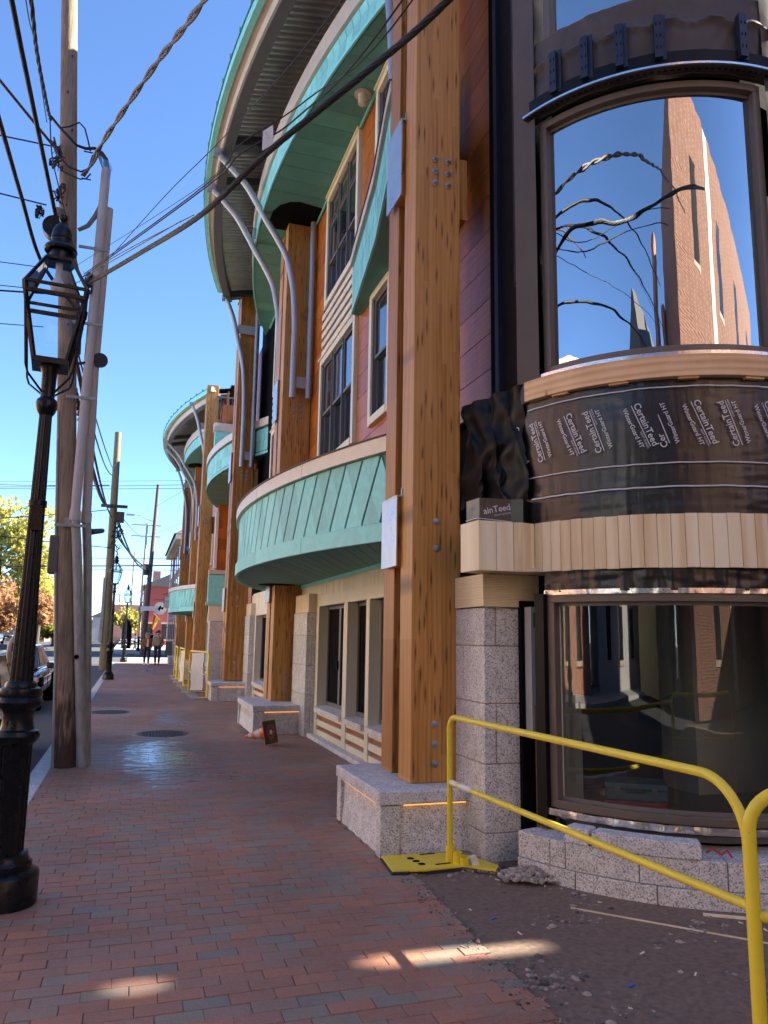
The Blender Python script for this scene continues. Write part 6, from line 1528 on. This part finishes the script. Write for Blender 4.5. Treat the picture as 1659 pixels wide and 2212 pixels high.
GRN = leafm('leaves_green', [(.03, .05, .015), (.08, .11, .02), (.20, .22, .03), (.35, .28, .03)])
YGR = leafm('leaves_yellowgreen', [(.20, .26, .07), (.36, .37, .10), (.52, .46, .12), (.60, .53, .17)])
tree(-13.9, 90, 17.5, 5.3, 'tallest tree, yellow green crown at the left edge', YGR, n=9000, seed=2, leaf=.24)
tree(-10.3, 96, 11.5, 3.2, 'bright yellow tree just left of the utility pole', YEL, n=6500, seed=3)
tree(-12.5, 80, 7.4, 2.8, 'orange and rust coloured tree at the left edge below the tall one', ORG, n=6500, seed=5, crown0=.2)
tree(-9.6, 84, 6.6, 1.9, 'small red and orange tree behind the lamp shaft', ORG, n=3000, seed=8, trunk=.15)
tree(-9.0, 100, 5.6, 2.0, 'low green tree behind the far pickup truck', GRN, n=3500, seed=9, trunk=.18, crown0=.15)
tree(-13.2, 72, 4.0, 1.8, 'dark green shrub under the orange tree', GRN, n=3000, seed=11, trunk=.12, crown0=.1)
tree(-18.5, 95, 12, 4.5, 'second yellow green tree behind the tallest one', YGR, n=5000, seed=12)
tree(-.9, 108, 5.6, 1.8, 'small yellow green street tree at the far end of the sidewalk', YGR, n=3500, seed=14, trunk=.12, crown0=.3)
# opposite side of the street and the corner behind the camera: real buildings whose sunlit fronts light and mirror into the windows
def grid(face, a0, a1, n, w, zs, hh): return [(face, a0+(a1-a0)*(k+.5)/n-w/2, a0+(a1-a0)*(k+.5)/n+w/2, z, z+hh) for k in range(n) for z in zs]
building('grey_house', -26, -15, -14, 0, 8.4, 'wall_grey', 'grey house with a steep gable across the street', roofh=4.2, wins=grid('x1', -13, -1, 4, 1., (1, 4.6), 1.8))
building('brick_house', -26, -15, 2, 15, 10, 'brickwall', 'brick row house across the street with stone sills', wins=grid('x1', 3, 14, 4, 1.1, (1, 4.3, 7.2), 1.9), cornice='stone_trim')
building('white_house', -26, -15, 16, 29, 9, 'wall_cream', 'pale clapboard house across the street', roofh=3, wins=grid('x1', 17, 28, 4, 1., (1, 4.6), 1.8))
building('brick_house', -26, -15, 31, 44, 9.5, 'brickwall_pale', 'pale brick row house across the street nearest the crossing', wins=grid('x1', 32, 43, 4, 1., (1, 4.3, 7), 1.8), cornice='stone_trim')
bt = thing('brick_tower_house', (4.5, -11, 0), 'tall brick building with narrow windows behind the camera', 'building')
def rot_box(px_, py_, dx, dy, L_, D_, z0, z1):
    n_ = Vector((-dy, dx)); d_ = Vector((dx, dy)); a = Vector((px_, py_)); P4 = [a, a+d_*L_, a+d_*L_-n_*D_, a-n_*D_]
    return MB().prism([(p.x, p.y) for p in P4], z0, z1)
dx, dy = math.cos(R(-38)), math.sin(R(-38))
obj('wall', rot_box(-.2, -8, dx, dy, 24, 9, -.1, 16.5), 'brickwall_dark', bt)
for k in range(4):
    for z in (1.2, 5.6, 11.4):
        s = 3.2+5.6*k; x_, y_ = -.2+dx*s, -8+dy*s
        w_ = obj('window', rot_box(x_, y_+.04, dx, dy, 1.0, .2, z, z+2.9), 'dglass', bt)
        obj('sill', rot_box(x_-.1, y_+.1, dx, dy, 1.3, .2, z-.2, z), 'stone_trim', w_); obj('lintel', rot_box(x_-.1, y_+.06, dx, dy, 1.3, .2, z+2.9, z+3.2), 'stone_trim', w_)
obj('quoin_strip', rot_box(-.2+dx*6.6, -8+dy*6.6+.05, dx, dy, .9, .1, 0, 16.5), 'wall_cream', bt)
gh = building('cream_gable_house', -13.5, -8.2, -17, -9.5, 9.5, 'wall_yellow', 'cream gabled house with two chimneys behind the camera', roofh=4.0, wins=[('y1', -11.2, -10.4, 9.7-1.6, 9.3), ('x1', -14, -13, 7.2, 9)])
obj('chimney', MB().box(-7.6, -6.9, -14, -13, 0, 15.5), 'brickwall', gh); obj('chimney', MB().box(-6.2, -5.6, -15, -14, 0, 13), 'brickwall', gh)
# unseen blocks added on the right to shade the sidewalk, slotted for sun streaks
building('sun_blocker', 13.6, 22, -24, -6.2, 8, 'brickwall_pale', 'unseen low brick sun blocker added farther along the side street')
building('sun_blocker', 13.6, 22, -6, 2.4, 24, 'brickwall', 'unseen tall brick sun blocker added across the side street', wins=grid('x0', -5, 1.5, 3, 1., (1, 4.6, 8), 1.8))
sw = building('sun_blocker', 13.6, 14.0, 2.4, 3.42, 11.5, 'wall_cream', 'unseen thin pale wall added to block the sun, with slots left open to shape its streaks')
obj('blocker_end', MB().box(13.6, 14.0, 3.54, 5.45, -.1, 11.5), 'wall_cream', sw)
for z0_, z1_ in ((-.1, 7.42), (8.28, 8.72), (9.05, 11.5)): obj('blocker_infill', MB().box(13.6, 14.0, 3.42, 3.54, z0_, z1_), 'wall_cream', sw)
